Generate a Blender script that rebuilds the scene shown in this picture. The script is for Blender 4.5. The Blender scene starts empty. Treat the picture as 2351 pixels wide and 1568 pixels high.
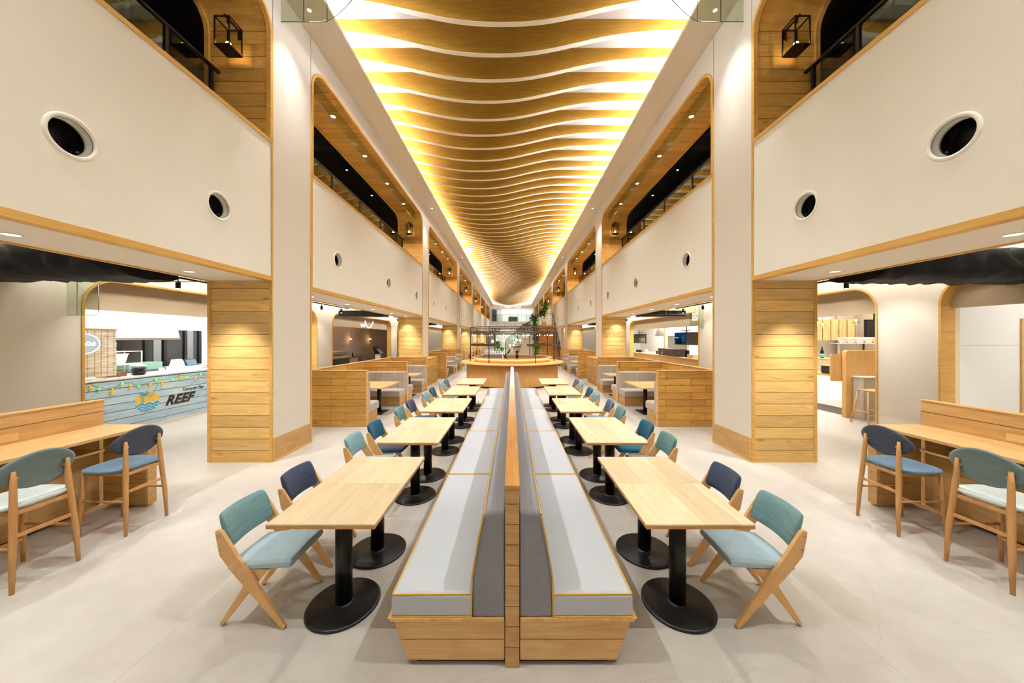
import bpy, bmesh, math, random
from mathutils import Vector, Matrix
random.seed(7)
PI = math.pi
SC = bpy.context.scene
COL = SC.collection

# ------------------------------------------------------------------ helpers
ONES = "zeroth first second third fourth fifth sixth seventh eighth ninth tenth eleventh twelfth thirteenth fourteenth fifteenth sixteenth seventeenth eighteenth nineteenth".split()
TENS = {20: ("twenty", "twentieth"), 30: ("thirty", "thirtieth"), 40: ("forty", "fortieth"), 50: ("fifty", "fiftieth"),
        60: ("sixty", "sixtieth"), 70: ("seventy", "seventieth"), 80: ("eighty", "eightieth"), 90: ("ninety", "ninetieth")}
def nth(n):
    if n < 20: return ONES[n]
    t = n // 10 * 10
    return TENS[t][1] if n == t else TENS[t][0] + "-" + ONES[n - t]

class MB:
    """collects geometry for one mesh"""
    def __init__(s): s.v = []; s.f = []; s.m = []; s.sm = []
    def add(s, vs, fs, mat=0, smooth=False):
        b = len(s.v); s.v += [tuple(p) for p in vs]
        for f in fs:
            s.f.append([b + i for i in f]); s.m.append(mat); s.sm.append(smooth)
        return s
    def box(s, x0, x1, y0, y1, z0, z1, mat=0):
        x0, x1 = min(x0, x1), max(x0, x1); y0, y1 = min(y0, y1), max(y0, y1); z0, z1 = min(z0, z1), max(z0, z1)
        return s.add([(x0,y0,z0),(x1,y0,z0),(x1,y1,z0),(x0,y1,z0),(x0,y0,z1),(x1,y0,z1),(x1,y1,z1),(x0,y1,z1)],
              [(0,3,2,1),(4,5,6,7),(0,1,5,4),(1,2,6,5),(2,3,7,6),(3,0,4,7)], mat)
    def hexa(s, bot, top, mat=0):
        return s.add(list(bot)+list(top), [(0,3,2,1),(4,5,6,7),(0,1,5,4),(1,2,6,5),(2,3,7,6),(3,0,4,7)], mat)
    def prism(s, pts, a, b, axis='y', mat=0, smooth=False):
        """polygon pts (p,q) extruded along axis from a to b. axis y: (p,q)->(x,z); x: (y,z); z: (x,y)"""
        def P(p, q, t):
            return (p, t, q) if axis == 'y' else ((t, p, q) if axis == 'x' else (p, q, t))
        n = len(pts)
        vs = [P(p, q, a) for p, q in pts] + [P(p, q, b) for p, q in pts]
        fs = [tuple(range(n)), tuple(range(2*n-1, n-1, -1))]
        s.add(vs, fs, mat)
        k = len(s.v) - 2*n
        for i in range(n):
            j = (i+1) % n
            s.f.append([k+i, k+j, k+n+j, k+n+i]); s.m.append(mat); s.sm.append(smooth)
        return s
    def tube(s, path, r, n=8, mat=0, caps=True):
        path = [Vector(p) for p in path]
        rs = r if isinstance(r, (list, tuple)) else [r]*len(path)
        vs = []; 
        for i, p in enumerate(path):
            d = (path[min(i+1, len(path)-1)] - path[max(i-1, 0)])
            if d.length < 1e-9: d = Vector((0,0,1))
            d.normalize()
            up = Vector((0,0,1)) if abs(d.z) < .9 else Vector((1,0,0))
            a = d.cross(up).normalized(); b = d.cross(a).normalized()
            for k in range(n):
                t = 2*PI*k/n
                vs.append(p + a*math.cos(t)*rs[i] + b*math.sin(t)*rs[i])
        fs = []
        for i in range(len(path)-1):
            for k in range(n):
                fs.append((i*n+k, i*n+(k+1)%n, (i+1)*n+(k+1)%n, (i+1)*n+k))
        s.add(vs, fs, mat, True)
        if caps:
            b = len(s.v)-len(vs)
            s.f.append([b+k for k in range(n)]); s.m.append(mat); s.sm.append(False)
            s.f.append([b+(len(path)-1)*n+k for k in range(n-1,-1,-1)]); s.m.append(mat); s.sm.append(False)
        return s
    def lathe(s, prof, n=24, c=(0,0,0), mat=0, axis='z', smooth=True, caps=True):
        if prof[0] == prof[-1]: caps = False
        """prof [(r,h)]; axis of revolution"""
        vs = []; fs = []
        for r, h in prof:
            for k in range(n):
                t = 2*PI*k/n
                a, b = r*math.cos(t), r*math.sin(t)
                p = (a, b, h) if axis == 'z' else ((h, a, b) if axis == 'x' else (a, h, b))
                vs.append((p[0]+c[0], p[1]+c[1], p[2]+c[2]))
        for i in range(len(prof)-1):
            for k in range(n):
                fs.append((i*n+k, i*n+(k+1)%n, (i+1)*n+(k+1)%n, (i+1)*n+k))
        s.add(vs, fs, mat, smooth)
        b = len(s.v)-len(vs)
        if not caps: return s
        if prof[0][0] > 1e-6:  s.f.append([b+k for k in range(n-1,-1,-1)]); s.m.append(mat); s.sm.append(False)
        if prof[-1][0] > 1e-6: s.f.append([b+(len(prof)-1)*n+k for k in range(n)]); s.m.append(mat); s.sm.append(False)
        return s
    def rings(s, loops, mat=0, smooth=True, caps=True):
        """loft between closed loops of equal length"""
        n = len(loops[0]); b = len(s.v)
        vs = [p for l in loops for p in l]; fs = []
        for i in range(len(loops)-1):
            for k in range(n):
                fs.append((i*n+k, i*n+(k+1)%n, (i+1)*n+(k+1)%n, (i+1)*n+k))
        s.add(vs, fs, mat, smooth)
        if caps:
            s.f.append([b+k for k in range(n-1,-1,-1)]); s.m.append(mat); s.sm.append(False)
            s.f.append([b+(len(loops)-1)*n+k for k in range(n)]); s.m.append(mat); s.sm.append(False)
        return s
    def grid(s, nu, nv, fn, mat=0, smooth=True):
        vs = [fn(i/(nu-1), j/(nv-1)) for i in range(nu) for j in range(nv)]
        fs = [(i*nv+j, (i+1)*nv+j, (i+1)*nv+j+1, i*nv+j+1) for i in range(nu-1) for j in range(nv-1)]
        return s.add(vs, fs, mat, smooth)
    def build(s, name, mats, parent=None, loc=None, bevel=0, seg=2, subd=0, smooth_all=False, fix=True):
        me = bpy.data.meshes.new(name)
        me.from_pydata(s.v, [], s.f)
        for m in (mats if isinstance(mats, (list, tuple)) else [mats]): me.materials.append(m)
        me.polygons.foreach_set('material_index', s.m)
        me.polygons.foreach_set('use_smooth', [True]*len(s.f) if smooth_all else s.sm)
        if fix:
            bm = bmesh.new(); bm.from_mesh(me); bmesh.ops.recalc_face_normals(bm, faces=bm.faces); bm.to_mesh(me); bm.free()
        me.update()
        o = bpy.data.objects.new(name, me); COL.objects.link(o)
        if parent: o.parent = parent
        if loc: o.location = loc
        if bevel:
            md = o.modifiers.new('bevel', 'BEVEL'); md.width = bevel; md.segments = seg; md.limit_method = 'ANGLE'; md.angle_limit = math.radians(35); md.harden_normals = False
        if subd:
            md = o.modifiers.new('subsurf', 'SUBSURF'); md.levels = subd; md.render_levels = subd
        return o

def tag(o, label=None, cat=None, group=None, kind=None):
    if label: o['label'] = label
    if cat: o['category'] = cat
    if group: o['group'] = group
    if kind: o['kind'] = kind
    return o
def thing(name, label, cat, loc=(0,0,0), rz=0, group=None):
    o = bpy.data.objects.new(name, None); COL.objects.link(o)
    o.empty_display_size = .1
    o.location = loc; o.rotation_euler = (0,0,rz)
    return tag(o, label, cat, group)
def struct(o): o['kind'] = 'structure'; return o
def kids(o): return [c for c in bpy.data.objects if c.parent == o]
def tree_of(o):
    return (o, [tree_of(c) for c in kids(o)])
def copy_tree(t, parent=None):
    c = t[0].copy(); COL.objects.link(c)
    if parent is not None: c.parent = parent
    for ch in t[1]: copy_tree(ch, c)
    return c
def dup(t, loc, rz, label, group=None):
    c = copy_tree(t); c.location = loc; c.rotation_euler = (0,0,rz); c['label'] = label
    if group: c['group'] = group
    return c
def text_mesh(name, body, size, mat, parent, M, extrude=.003, shear=0, offset=0, align='LEFT', spacing=1.0):
    cu = bpy.data.curves.new(name, 'FONT'); cu.body = body; cu.size = size; cu.extrude = extrude; cu.shear = shear; cu.offset = offset
    cu.align_x = align; cu.resolution_u = 3; cu.space_character = spacing
    tmp = bpy.data.objects.new('tmp', cu); COL.objects.link(tmp)
    dg = bpy.context.evaluated_depsgraph_get()
    me = bpy.data.meshes.new_from_object(tmp.evaluated_get(dg)); me.name = name
    bpy.data.objects.remove(tmp); bpy.data.curves.remove(cu)
    me.transform(M); me.materials.clear(); me.materials.append(mat)
    o = bpy.data.objects.new(name, me); COL.objects.link(o); o.parent = parent
    return o
SIDES = ((-1, 'left'), (1, 'right'))

# ------------------------------------------------------------------ materials
def new_mat(name):
    m = bpy.data.materials.new(name); m.use_nodes = True
    nt = m.node_tree; b = nt.nodes['Principled BSDF']
    return m, nt, b
def N(nt, t, **kw):
    n = nt.nodes.new(t)
    for k, v in kw.items():
        if k.startswith('i_'):
            n.inputs[int(k[2:]) if k[2:].isdigit() else k[2:].replace('_', ' ')].default_value = v
        else: setattr(n, k, v)
    return n
def L(nt, a, ao, b, bi): nt.links.new(a.outputs[ao], b.inputs[bi])
def lin(c):
    return tuple((x/12.92 if x <= .04045 else ((x+.055)/1.055)**2.4) for x in (c[0]/255, c[1]/255, c[2]/255)) + (1,)
def flat(name, c, rough=.5, metal=0, spec=.5, bump=0, bscale=200, noise=0, nscale=3, sheen=0, emit=0, coord='Object', coat=0):
    m, nt, b = new_mat(name)
    b.inputs['Base Color'].default_value = lin(c); b.inputs['Roughness'].default_value = rough
    b.inputs['Metallic'].default_value = metal; b.inputs['Specular IOR Level'].default_value = spec
    b.inputs['Coat Weight'].default_value = coat
    if sheen: b.inputs['Sheen Weight'].default_value = sheen
    if emit:
        b.inputs['Emission Color'].default_value = lin(c); b.inputs['Emission Strength'].default_value = emit
    if bump or noise:
        tc = N(nt, 'ShaderNodeTexCoord')
    if bump:
        nz = N(nt, 'ShaderNodeTexNoise', i_Scale=bscale, i_Detail=3.0); L(nt, tc, coord, nz, 'Vector')
        bp = N(nt, 'ShaderNodeBump', i_Strength=bump, i_Distance=.01); L(nt, nz, 'Fac', bp, 'Height'); L(nt, bp, 'Normal', b, 'Normal')
    if noise:
        n2 = N(nt, 'ShaderNodeTexNoise', i_Scale=nscale, i_Detail=5.0, i_Roughness=.6); L(nt, tc, coord, n2, 'Vector')
        mx = N(nt, 'ShaderNodeMixRGB', blend_type='MIX'); mx.inputs[1].default_value = lin(tuple(max(0, x*(1-noise)) for x in c)); mx.inputs[2].default_value = lin(tuple(min(255, x*(1+noise)) for x in c))
        L(nt, n2, 'Fac', mx, 0); L(nt, mx, 0, b, 'Base Color')
    return m
def emis(name, c, s):
    m = bpy.data.materials.new(name); m.use_nodes = True; nt = m.node_tree
    nt.nodes.remove(nt.nodes['Principled BSDF'])
    e = N(nt, 'ShaderNodeEmission'); e.inputs[0].default_value = lin(c); e.inputs[1].default_value = s
    L(nt, e, 0, nt.nodes['Material Output'], 0)
    return m
def glass(name, tint=(235, 240, 232), refl=.12, rough=.02, pw_=4.0):
    m = bpy.data.materials.new(name); m.use_nodes = True; nt = m.node_tree
    nt.nodes.remove(nt.nodes['Principled BSDF'])
    t = N(nt, 'ShaderNodeBsdfTransparent'); t.inputs[0].default_value = lin(tint)
    g = N(nt, 'ShaderNodeBsdfGlossy'); g.inputs['Roughness'].default_value = rough
    fr = N(nt, 'ShaderNodeLayerWeight', i_Blend=.5)
    pw = math_n(nt, 'POWER', (fr, 'Facing'), pw_); ml = math_n(nt, 'MULTIPLY', pw, refl*2); ad = math_n(nt, 'ADD', ml, .02)
    mx = N(nt, 'ShaderNodeMixShader')
    L(nt, ad[0], 0, mx, 0); L(nt, t, 0, mx, 1); L(nt, g, 0, mx, 2); L(nt, mx, 0, nt.nodes['Material Output'], 0)
    return m
def math_n(nt, op, a, b=None):
    n = N(nt, 'ShaderNodeMath', operation=op)
    for i, x in enumerate((a, b)):
        if x is None: continue
        if isinstance(x, tuple): nt.links.new(x[0].outputs[x[1]], n.inputs[i])
        else: n.inputs[i].default_value = x
    return (n, 0)
def wood(name, c1, c2, mode, row=.19, length=1.6, gap=.004, grain=1.0, knots=.6, rough=.5, groove=(110, 72, 30), fine=1.0, spec=.35):
    """mode: 'wall' planks u=x+y rows in z; 'liner' u=x rows y+z; 'lining' ; 'ox','oy','oz': plain timber, grain along that object axis; 'cyl' vertical grain on a cylinder"""
    m, nt, b = new_mat(name)
    b.inputs['Roughness'].default_value = rough; b.inputs['Specular IOR Level'].default_value = spec
    obj = mode[0] == 'o'
    if obj:
        tc = N(nt, 'ShaderNodeTexCoord'); src = (tc, 'Object')
        oi = N(nt, 'ShaderNodeObjectInfo')
    else:
        geo = N(nt, 'ShaderNodeNewGeometry'); src = (geo, 'Position')
    sp = N(nt, 'ShaderNodeSeparateXYZ'); L(nt, src[0], src[1], sp, 0)
    X, Y, Z = (sp, 0), (sp, 1), (sp, 2)
    add = lambda a, c: math_n(nt, 'ADD', a, c)
    if mode == 'wall': u, v, w = add(X, Y), Z, 0.0
    elif mode == 'liner': u, v, w = X, add(Y, Z), 0.0
    elif mode == 'vert': u, v, w = Z, add(X, Y), 0.0
    elif mode == 'ox': u, v, w = X, Y, Z
    elif mode == 'oy': u, v, w = Y, X, Z
    elif mode == 'oz': u, v, w = Z, X, Y
    elif mode == 'oleg':   # grain along the leg whatever its lean
        u, v, w = add(Z, X), math_n(nt, 'SUBTRACT', X, Z), Y
    cb = N(nt, 'ShaderNodeCombineXYZ')
    for i, q in enumerate((u, v, w)):
        if isinstance(q, tuple): nt.links.new(q[0].outputs[q[1]], cb.inputs[i])
    if obj:
        sc_ = math_n(nt, 'MULTIPLY', (oi, 'Random'), 37.0)
        ad = N(nt, 'ShaderNodeVectorMath', operation='ADD'); L(nt, cb, 0, ad, 0); nt.links.new(sc_[0].outputs[0], ad.inputs[1])
        vec = ad
    else: vec = cb
    if row:
        br = N(nt, 'ShaderNodeTexBrick', offset=.37, offset_frequency=2)
        br.inputs['Color1'].default_value = (0,0,0,1); br.inputs['Color2'].default_value = (1,1,1,1); br.inputs['Mortar'].default_value = (.5,.5,.5,1)
        br.inputs['Scale'].default_value = 1; br.inputs['Mortar Size'].default_value = gap; br.inputs['Mortar Smooth'].default_value = .1
        br.inputs['Bias'].default_value = 0; br.inputs['Brick Width'].default_value = length; br.inputs['Row Height'].default_value = row
        L(nt, vec, 0, br, 'Vector')
        # shift the grain per plank
        sh = N(nt, 'ShaderNodeVectorMath', operation='MULTIPLY_ADD'); L(nt, br, 'Color', sh, 0); sh.inputs[1].default_value = (9, 5, 13); L(nt, vec, 0, sh, 2)
        gvec = sh
    else: gvec = vec
    mp = N(nt, 'ShaderNodeMapping'); mp.inputs['Scale'].default_value = (1.1*fine, 9*fine, 9*fine); L(nt, gvec, 0, mp, 0)
    n1 = N(nt, 'ShaderNodeTexNoise', i_Scale=1.6, i_Detail=6.0, i_Roughness=.62, i_Distortion=1.3); L(nt, mp, 0, n1, 'Vector')
    mp2 = N(nt, 'ShaderNodeMapping'); mp2.inputs['Scale'].default_value = (3*fine, 110*fine, 110*fine); L(nt, gvec, 0, mp2, 0)
    n2 = N(nt, 'ShaderNodeTexNoise', i_Scale=1.0, i_Detail=3.0, i_Roughness=.6); L(nt, mp2, 0, n2, 'Vector')
    cr = N(nt, 'ShaderNodeValToRGB'); cr.color_ramp.elements[0].position = .32; cr.color_ramp.elements[1].position = .68
    cr.color_ramp.elements[0].color = lin(c1); cr.color_ramp.elements[1].color = lin(c2)
    L(nt, n1, 'Fac', cr, 0)
    mxf = N(nt, 'ShaderNodeMixRGB', blend_type='SOFT_LIGHT'); mxf.inputs[0].default_value = .55*grain
    L(nt, cr, 0, mxf, 1); L(nt, n2, 'Fac', mxf, 2)
    last = mxf
    if row:
        hv = N(nt, 'ShaderNodeHueSaturation'); L(nt, last, 0, hv, 'Color')
        vmap = N(nt, 'ShaderNodeMapRange'); vmap.inputs['To Min'].default_value = .84; vmap.inputs['To Max'].default_value = 1.12; L(nt, br, 'Color', vmap, 0); L(nt, vmap, 0, hv, 'Value')
        last = hv
    if knots:
        mk = N(nt, 'ShaderNodeMapping'); mk.inputs['Scale'].default_value = (1.5, 4.5, 4.5); L(nt, gvec, 0, mk, 0)
        vo = N(nt, 'ShaderNodeTexVoronoi', i_Scale=1.0); L(nt, mk, 0, vo, 'Vector')
        kr = N(nt, 'ShaderNodeMapRange'); kr.inputs['From Min'].default_value = .03; kr.inputs['From Max'].default_value = .13; kr.inputs['To Min'].default_value = knots; kr.inputs['To Max'].default_value = 0
        L(nt, vo, 'Distance', kr, 0)
        mk2 = N(nt, 'ShaderNodeMixRGB'); mk2.inputs[2].default_value = lin((140, 92, 46)); L(nt, kr, 0, mk2, 0); L(nt, last, 0, mk2, 1)
        last = mk2
    if row:
        mg = N(nt, 'ShaderNodeMixRGB'); mg.inputs[2].default_value = lin(groove); L(nt, br, 'Fac', mg, 0); L(nt, last, 0, mg, 1); last = mg
        bp = N(nt, 'ShaderNodeBump', i_Strength=.35, i_Distance=.006, invert=True); L(nt, br, 'Fac', bp, 'Height'); L(nt, bp, 'Normal', b, 'Normal')
    L(nt, last, 0, b, 'Base Color')
    return m

OAK1, OAK2 = (214, 172, 98), (236, 199, 130)
M = {}
M['plank'] = wood('oak_plank_wall', OAK1, OAK2, 'wall', row=.178, length=90)
M['plank_booth'] = wood('oak_booth_boards', (198, 146, 66), (220, 172, 92), 'wall', row=.148, length=.86, knots=.7)
M['liner'] = wood('oak_plank_liner', (206, 154, 72), (226, 180, 98), 'liner', row=.19, length=90)
M['trim'] = wood('oak_trim', (208, 158, 76), (226, 178, 98), 'wall', row=0, knots=0)
M['oakx'] = wood('oak_timber_x', (214, 167, 104), (233, 192, 132), 'ox', row=0, knots=.25, rough=.42)
M['oaky'] = wood('oak_timber_y', (214, 167, 104), (233, 192, 132), 'oy', row=0, knots=.25, rough=.42)
M['top'] = wood('oak_table_top', (229, 203, 160), (242, 219, 180), 'oy', row=.23, length=9, gap=.0004, grain=.8, knots=0, rough=.38, groove=(200, 156, 96))
M['edge'] = wood('oak_edge', (186, 134, 74), (203, 152, 90), 'ox', row=0, knots=0)
M['capwood'] = wood('satin_cap_oak', (184, 128, 66), (204, 150, 84), 'oy', row=0, knots=0, rough=.28)
M['beech'] = wood('beech_leg', (222, 172, 108), (233, 186, 124), 'oleg', row=0, knots=0, grain=.4, rough=.4)
M['stoolwood'] = wood('oak_stool', (190, 138, 82), (206, 156, 98), 'oz', row=0, knots=0, grain=.5, rough=.42)
M['benchwood'] = wood('oak_bench_boards', (203, 153, 88), (222, 176, 110), 'wall', row=.0, knots=.15)
M['countwood'] = wood('oak_counter_boards', (186, 144, 88), (206, 166, 108), 'wall', row=.0, knots=.3)
M['barwood'] = wood('oak_bar_vertical', (196, 148, 84), (214, 168, 104), 'vert', row=0, knots=0)
M['fin'] = wood('gilded_fin_veneer', (150, 106, 24), (172, 128, 38), 'wall', row=0, knots=.15, rough=.55)
M['finedge'] = flat('birch_edge', (244, 230, 206), .6)
M['plaster'] = flat('warm_plaster', (229, 219, 203), .85, spec=.2, bump=.12, bscale=260, noise=.02, nscale=.6, coord='Object')
M['panel'] = flat('parapet_panel_paint', (247, 240, 225), .8, spec=.2, noise=.02, nscale=.5)
M['soffit'] = flat('soffit_paint', (240, 233, 220), .8, spec=.2)
M['ceilwhite'] = flat('ceiling_white', (242, 240, 234), .85, spec=.1)
M['white'] = flat('white_paint', (240, 239, 236), .6)
M['tan'] = flat('tan_fabric_wall', (192, 174, 148), .9, spec=.1)
M['black'] = flat('black_powdercoat', (16, 15, 15), .38, spec=.4)
M['blacksoft'] = flat('black_ceiling', (9, 9, 9), .8, spec=.2)
M['wrap'] = flat('black_plastic_wrap', (10, 10, 11), .6, spec=.22, bump=1.0, bscale=6)
M['steel'] = flat('stainless_steel', (200, 200, 198), .28, metal=1)
M['bolt'] = flat('zinc_bolt', (190, 186, 178), .3, metal=1)
M['bronze'] = flat('bronze_metal', (92, 66, 48), .45, metal=.6)
M['glass'] = glass('clear_glass')
M['glasslamp'] = glass('lamp_glass', (250, 250, 246), .03)
M['glassrail'] = glass('railing_glass', (225, 228, 222), .35, .02, 2.0)
M['seatgrey'] = flat('pale_grey_vinyl', (194, 197, 202), .5, spec=.3, bump=.05, bscale=400)
M['wool'] = flat('grey_wool', (142, 141, 146), .95, spec=.1, bump=.25, bscale=500, noise=.12, nscale=120)
M['piping'] = flat('yellow_piping', (226, 172, 40), .6)
M['booth'] = flat('taupe_leather', (190, 178, 164), .5, spec=.35, bump=.05, bscale=300)
M['lens'] = emis('downlight_lens', (255, 246, 228), 14)
M['bulb'] = emis('warm_bulb', (255, 214, 150), 30)
M['bulbwhite'] = emis('string_bulb', (255, 240, 220), 5)
M['concrete'] = flat('grey_plaster', (190, 182, 170), .8, noise=.05)

def fabric(name, c, dark=.75, sc=60):
    m, nt, b = new_mat(name)
    b.inputs['Roughness'].default_value = .85; b.inputs['Specular IOR Level'].default_value = .2; b.inputs['Sheen Weight'].default_value = .15
    tc = N(nt, 'ShaderNodeTexCoord'); mp = N(nt, 'ShaderNodeMapping'); mp.inputs['Scale'].default_value = (sc*.25, sc*.12, sc*1.3); L(nt, tc, 'Object', mp, 0)
    n = N(nt, 'ShaderNodeTexNoise', i_Scale=1.0, i_Detail=4.0, i_Roughness=.7); L(nt, mp, 0, n, 'Vector')
    mx = N(nt, 'ShaderNodeMixRGB'); mx.inputs[1].default_value = lin(tuple(x*dark for x in c)); mx.inputs[2].default_value = lin(tuple(min(255, x*1.12) for x in c))
    L(nt, n, 'Fac', mx, 0); L(nt, mx, 0, b, 'Base Color')
    bp = N(nt, 'ShaderNodeBump', i_Strength=.15, i_Distance=.004); L(nt, n, 'Fac', bp, 'Height'); L(nt, bp, 'Normal', b, 'Normal')
    return m
M['dkp'] = flat('dark_grey_plastic', (44, 44, 46), .45)
FAB = {
 'sage': fabric('sage_chenille', (122, 160, 162)), 'green': fabric('green_chenille', (100, 142, 138)), 'aqua': fabric('aqua_chenille', (140, 176, 180)),
 'navy': fabric('navy_velvet', (66, 78, 102), .55, 40), 'petrol': fabric('petrol_velvet', (14, 88, 116), .7, 40), 'slate': fabric('slate_blue_chenille', (84, 104, 126)),
 'mist': fabric('mist_blue_vinyl', (170, 194, 204), .95), 'steelblue': fabric('steel_blue_vinyl', (128, 146, 168), .95), 'indigo': fabric('indigo_vinyl', (56, 78, 106), .95), 'teal': fabric('teal_vinyl', (22, 100, 128), .95),
 'charcoal': fabric('charcoal_felt', (62, 66, 80), .9), 'moss': fabric('grey_green_felt', (104, 118, 116), .92), 'sky': fabric('sky_blue_vinyl', (106, 134, 156), .96), 'mint': fabric('pale_mint_vinyl', (206, 216, 210), .97),
}
# ------------------------------------------------------------------ camera (12 mm-class wide lens, level, centred on the banquette)
F_PX, CX, CY, W_PX, H_PX, EYE = 750.0, 1176.0, 777.0, 2351, 1568, 1.9
cam = bpy.data.cameras.new('camera'); co = bpy.data.objects.new('camera', cam); COL.objects.link(co)
cam.sensor_fit = 'HORIZONTAL'; cam.sensor_width = 36; cam.lens = 36*F_PX/W_PX
cam.shift_x = (W_PX/2 - CX)/W_PX; cam.shift_y = (CY - H_PX/2)/W_PX
cam.clip_start = .05; cam.clip_end = 200
co.location = (0, 0, EYE); co.rotation_euler = (PI/2, 0, 0)
SC.camera = co

# ------------------------------------------------------------------ key dimensions
X0, X1, XW = 3.687, 4.67, 7.4          # hall face, back of the columns, stall wall
YC = [-3.38, 5.02, 13.42, 21.85, 29.6, 37.7, 45.0]   # front of each column
CD = .97
YEND = 53.0
ZS, ZP, ZA, ZC, ZT = 2.79, 4.94, 6.98, 7.43, 7.89     # soffit, parapet top, upper arch, hall soffit, slab above the fins
XI = 3.087
BAYS = [(YC[i]+CD, YC[i+1]) for i in range(6)] + [(YC[6]+CD, YEND)]
BAYNAME = ['first', 'second', 'third', 'fourth', 'fifth', 'sixth', 'seventh']

# ------------------------------------------------------------------ floor
def floor_mat():
    m, nt, b = new_mat('polished_concrete')
    b.inputs['Roughness'].default_value = .42; b.inputs['Specular IOR Level'].default_value = .3
    g = N(nt, 'ShaderNodeNewGeometry')
    n1 = N(nt, 'ShaderNodeTexNoise', i_Scale=.55, i_Detail=7.0, i_Roughness=.62, i_Distortion=.6); L(nt, g, 'Position', n1, 'Vector')
    n2 = N(nt, 'ShaderNodeTexNoise', i_Scale=5.0, i_Detail=6.0, i_Roughness=.7); L(nt, g, 'Position', n2, 'Vector')
    cr = N(nt, 'ShaderNodeValToRGB'); cr.color_ramp.elements[0].position = .35; cr.color_ramp.elements[1].position = .7
    cr.color_ramp.elements[0].color = lin((188, 181, 170)); cr.color_ramp.elements[1].color = lin((207, 201, 191)); L(nt, n1, 'Fac', cr, 0)
    mx = N(nt, 'ShaderNodeMixRGB', blend_type='SOFT_LIGHT'); mx.inputs[0].default_value = .3; L(nt, cr, 0, mx, 1); L(nt, n2, 'Fac', mx, 2)
    # saw-cut joints
    sp = N(nt, 'ShaderNodeSeparateXYZ'); L(nt, g, 'Position', sp, 0)
    cb = N(nt, 'ShaderNodeCombineXYZ'); L(nt, sp, 0, cb, 0); L(nt, sp, 1, cb, 1)
    ofs = N(nt, 'ShaderNodeVectorMath', operation='ADD'); ofs.inputs[1].default_value = (2.2, 3.52, 0); L(nt, cb, 0, ofs, 0)
    br = N(nt, 'ShaderNodeTexBrick', offset=0.0); br.inputs['Scale'].default_value = 1; br.inputs['Mortar Size'].default_value = .0022; br.inputs['Brick Width'].default_value = 4.4; br.inputs['Row Height'].default_value = 4.2
    br.inputs['Mortar Smooth'].default_value = .2; L(nt, ofs, 0, br, 'Vector')
    # hairline cracks
    w = N(nt, 'ShaderNodeTexNoise', i_Scale=2.2, i_Detail=5.0); L(nt, g, 'Position', w, 'Vector')
    wa = N(nt, 'ShaderNodeVectorMath', operation='MULTIPLY_ADD'); L(nt, w, 'Color', wa, 0); wa.inputs[1].default_value = (.5, .5, 0); L(nt, cb, 0, wa, 2)
    vo = N(nt, 'ShaderNodeTexVoronoi', feature='DISTANCE_TO_EDGE', i_Scale=.34); L(nt, wa, 0, vo, 'Vector')
    ck = math_n(nt, 'LESS_THAN', (vo, 0), .0011)
    dk = N(nt, 'ShaderNodeMixRGB'); dk.inputs[2].default_value = lin((150, 136, 114)); L(nt, mx, 0, dk, 1)
    s1 = math_n(nt, 'MULTIPLY', (br, 'Fac'), .55); s2 = math_n(nt, 'MULTIPLY', ck, .2); s3 = math_n(nt, 'MAXIMUM', s1, s2)
    nt.links.new(s3[0].outputs[0], dk.inputs[0]); L(nt, dk, 0, b, 'Base Color')
    rr = N(nt, 'ShaderNodeMapRange'); rr.inputs['To Min'].default_value = .34; rr.inputs['To Max'].default_value = .52; L(nt, n2, 'Fac', rr, 0); L(nt, rr, 0, b, 'Roughness')
    return m
M['floor'] = floor_mat()
struct(MB().box(-14, 14, -4.6, 62, -.2, 0).build('floor', M['floor']))

# ------------------------------------------------------------------ profiles
def arch_prof(y0, y1, z0, z1, r, n=10):
    p = [(y0, z0), (y0, z1-r)]
    p += [(y0+r-r*math.cos(PI/2*i/n), z1-r+r*math.sin(PI/2*i/n)) for i in range(1, n+1)]
    p += [(y1-r+r*math.sin(PI/2*i/n), z1-r+r*math.cos(PI/2*i/n)) for i in range(0, n+1)]
    p += [(y1, z0)]
    return p
def strip_between(mb, pa, pb, xa, xb, mat=0):
    """solid strip following two parallel open profiles (y,z), from xa to xb"""
    n = len(pa)
    A0 = [(xa, y, z) for y, z in pa]; A1 = [(xb, y, z) for y, z in pa]
    B0 = [(xa, y, z) for y, z in pb]; B1 = [(xb, y, z) for y, z in pb]
    vs = A0+A1+B0+B1; fs = []
    for i in range(n-1):
        fs += [(i, i+1, 2*n+i+1, 2*n+i), (n+i, 3*n+i, 3*n+i+1, n+i+1), (i, n+i, n+i+1, i+1), (2*n+i, 2*n+i+1, 3*n+i+1, 3*n+i)]
    fs += [(0, 2*n, 3*n, n), (n-1, 2*n-1, 4*n-1, 3*n-1)]
    mb.add(vs, fs, mat)
def inset(y0, y1, z0, z1, r, t, n=10):
    return arch_prof(y0+t, y1-t, z0, z1-t, max(.02, r-t), n)

def panel_with_holes(s, y0, y1, z0, z1, holes, xf, th):
    bm = bmesh.new()
    def loop(pts):
        vs = [bm.verts.new((s*xf, y, z)) for y, z in pts]
        return [bm.edges.new((vs[i], vs[(i+1) % len(vs)])) for i in range(len(vs))]
    es = loop([(y0, z0), (y1, z0), (y1, z1), (y0, z1)])
    for hy, hz, r in holes:
        es += loop([(hy+r*math.cos(2*PI*k/40), hz+r*math.sin(2*PI*k/40)) for k in range(40)])
    bmesh.ops.triangle_fill(bm, edges=es, use_beauty=True)
    g = bmesh.ops.extrude_face_region(bm, geom=bm.faces[:])
    bmesh.ops.translate(bm, verts=[v for v in g['geom'] if isinstance(v, bmesh.types.BMVert)], vec=(s*th, 0, 0))
    bmesh.ops.recalc_face_normals(bm, faces=bm.faces)
    me = bpy.data.meshes.new('wall'); bm.to_mesh(me); bm.free()
    return me

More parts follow.
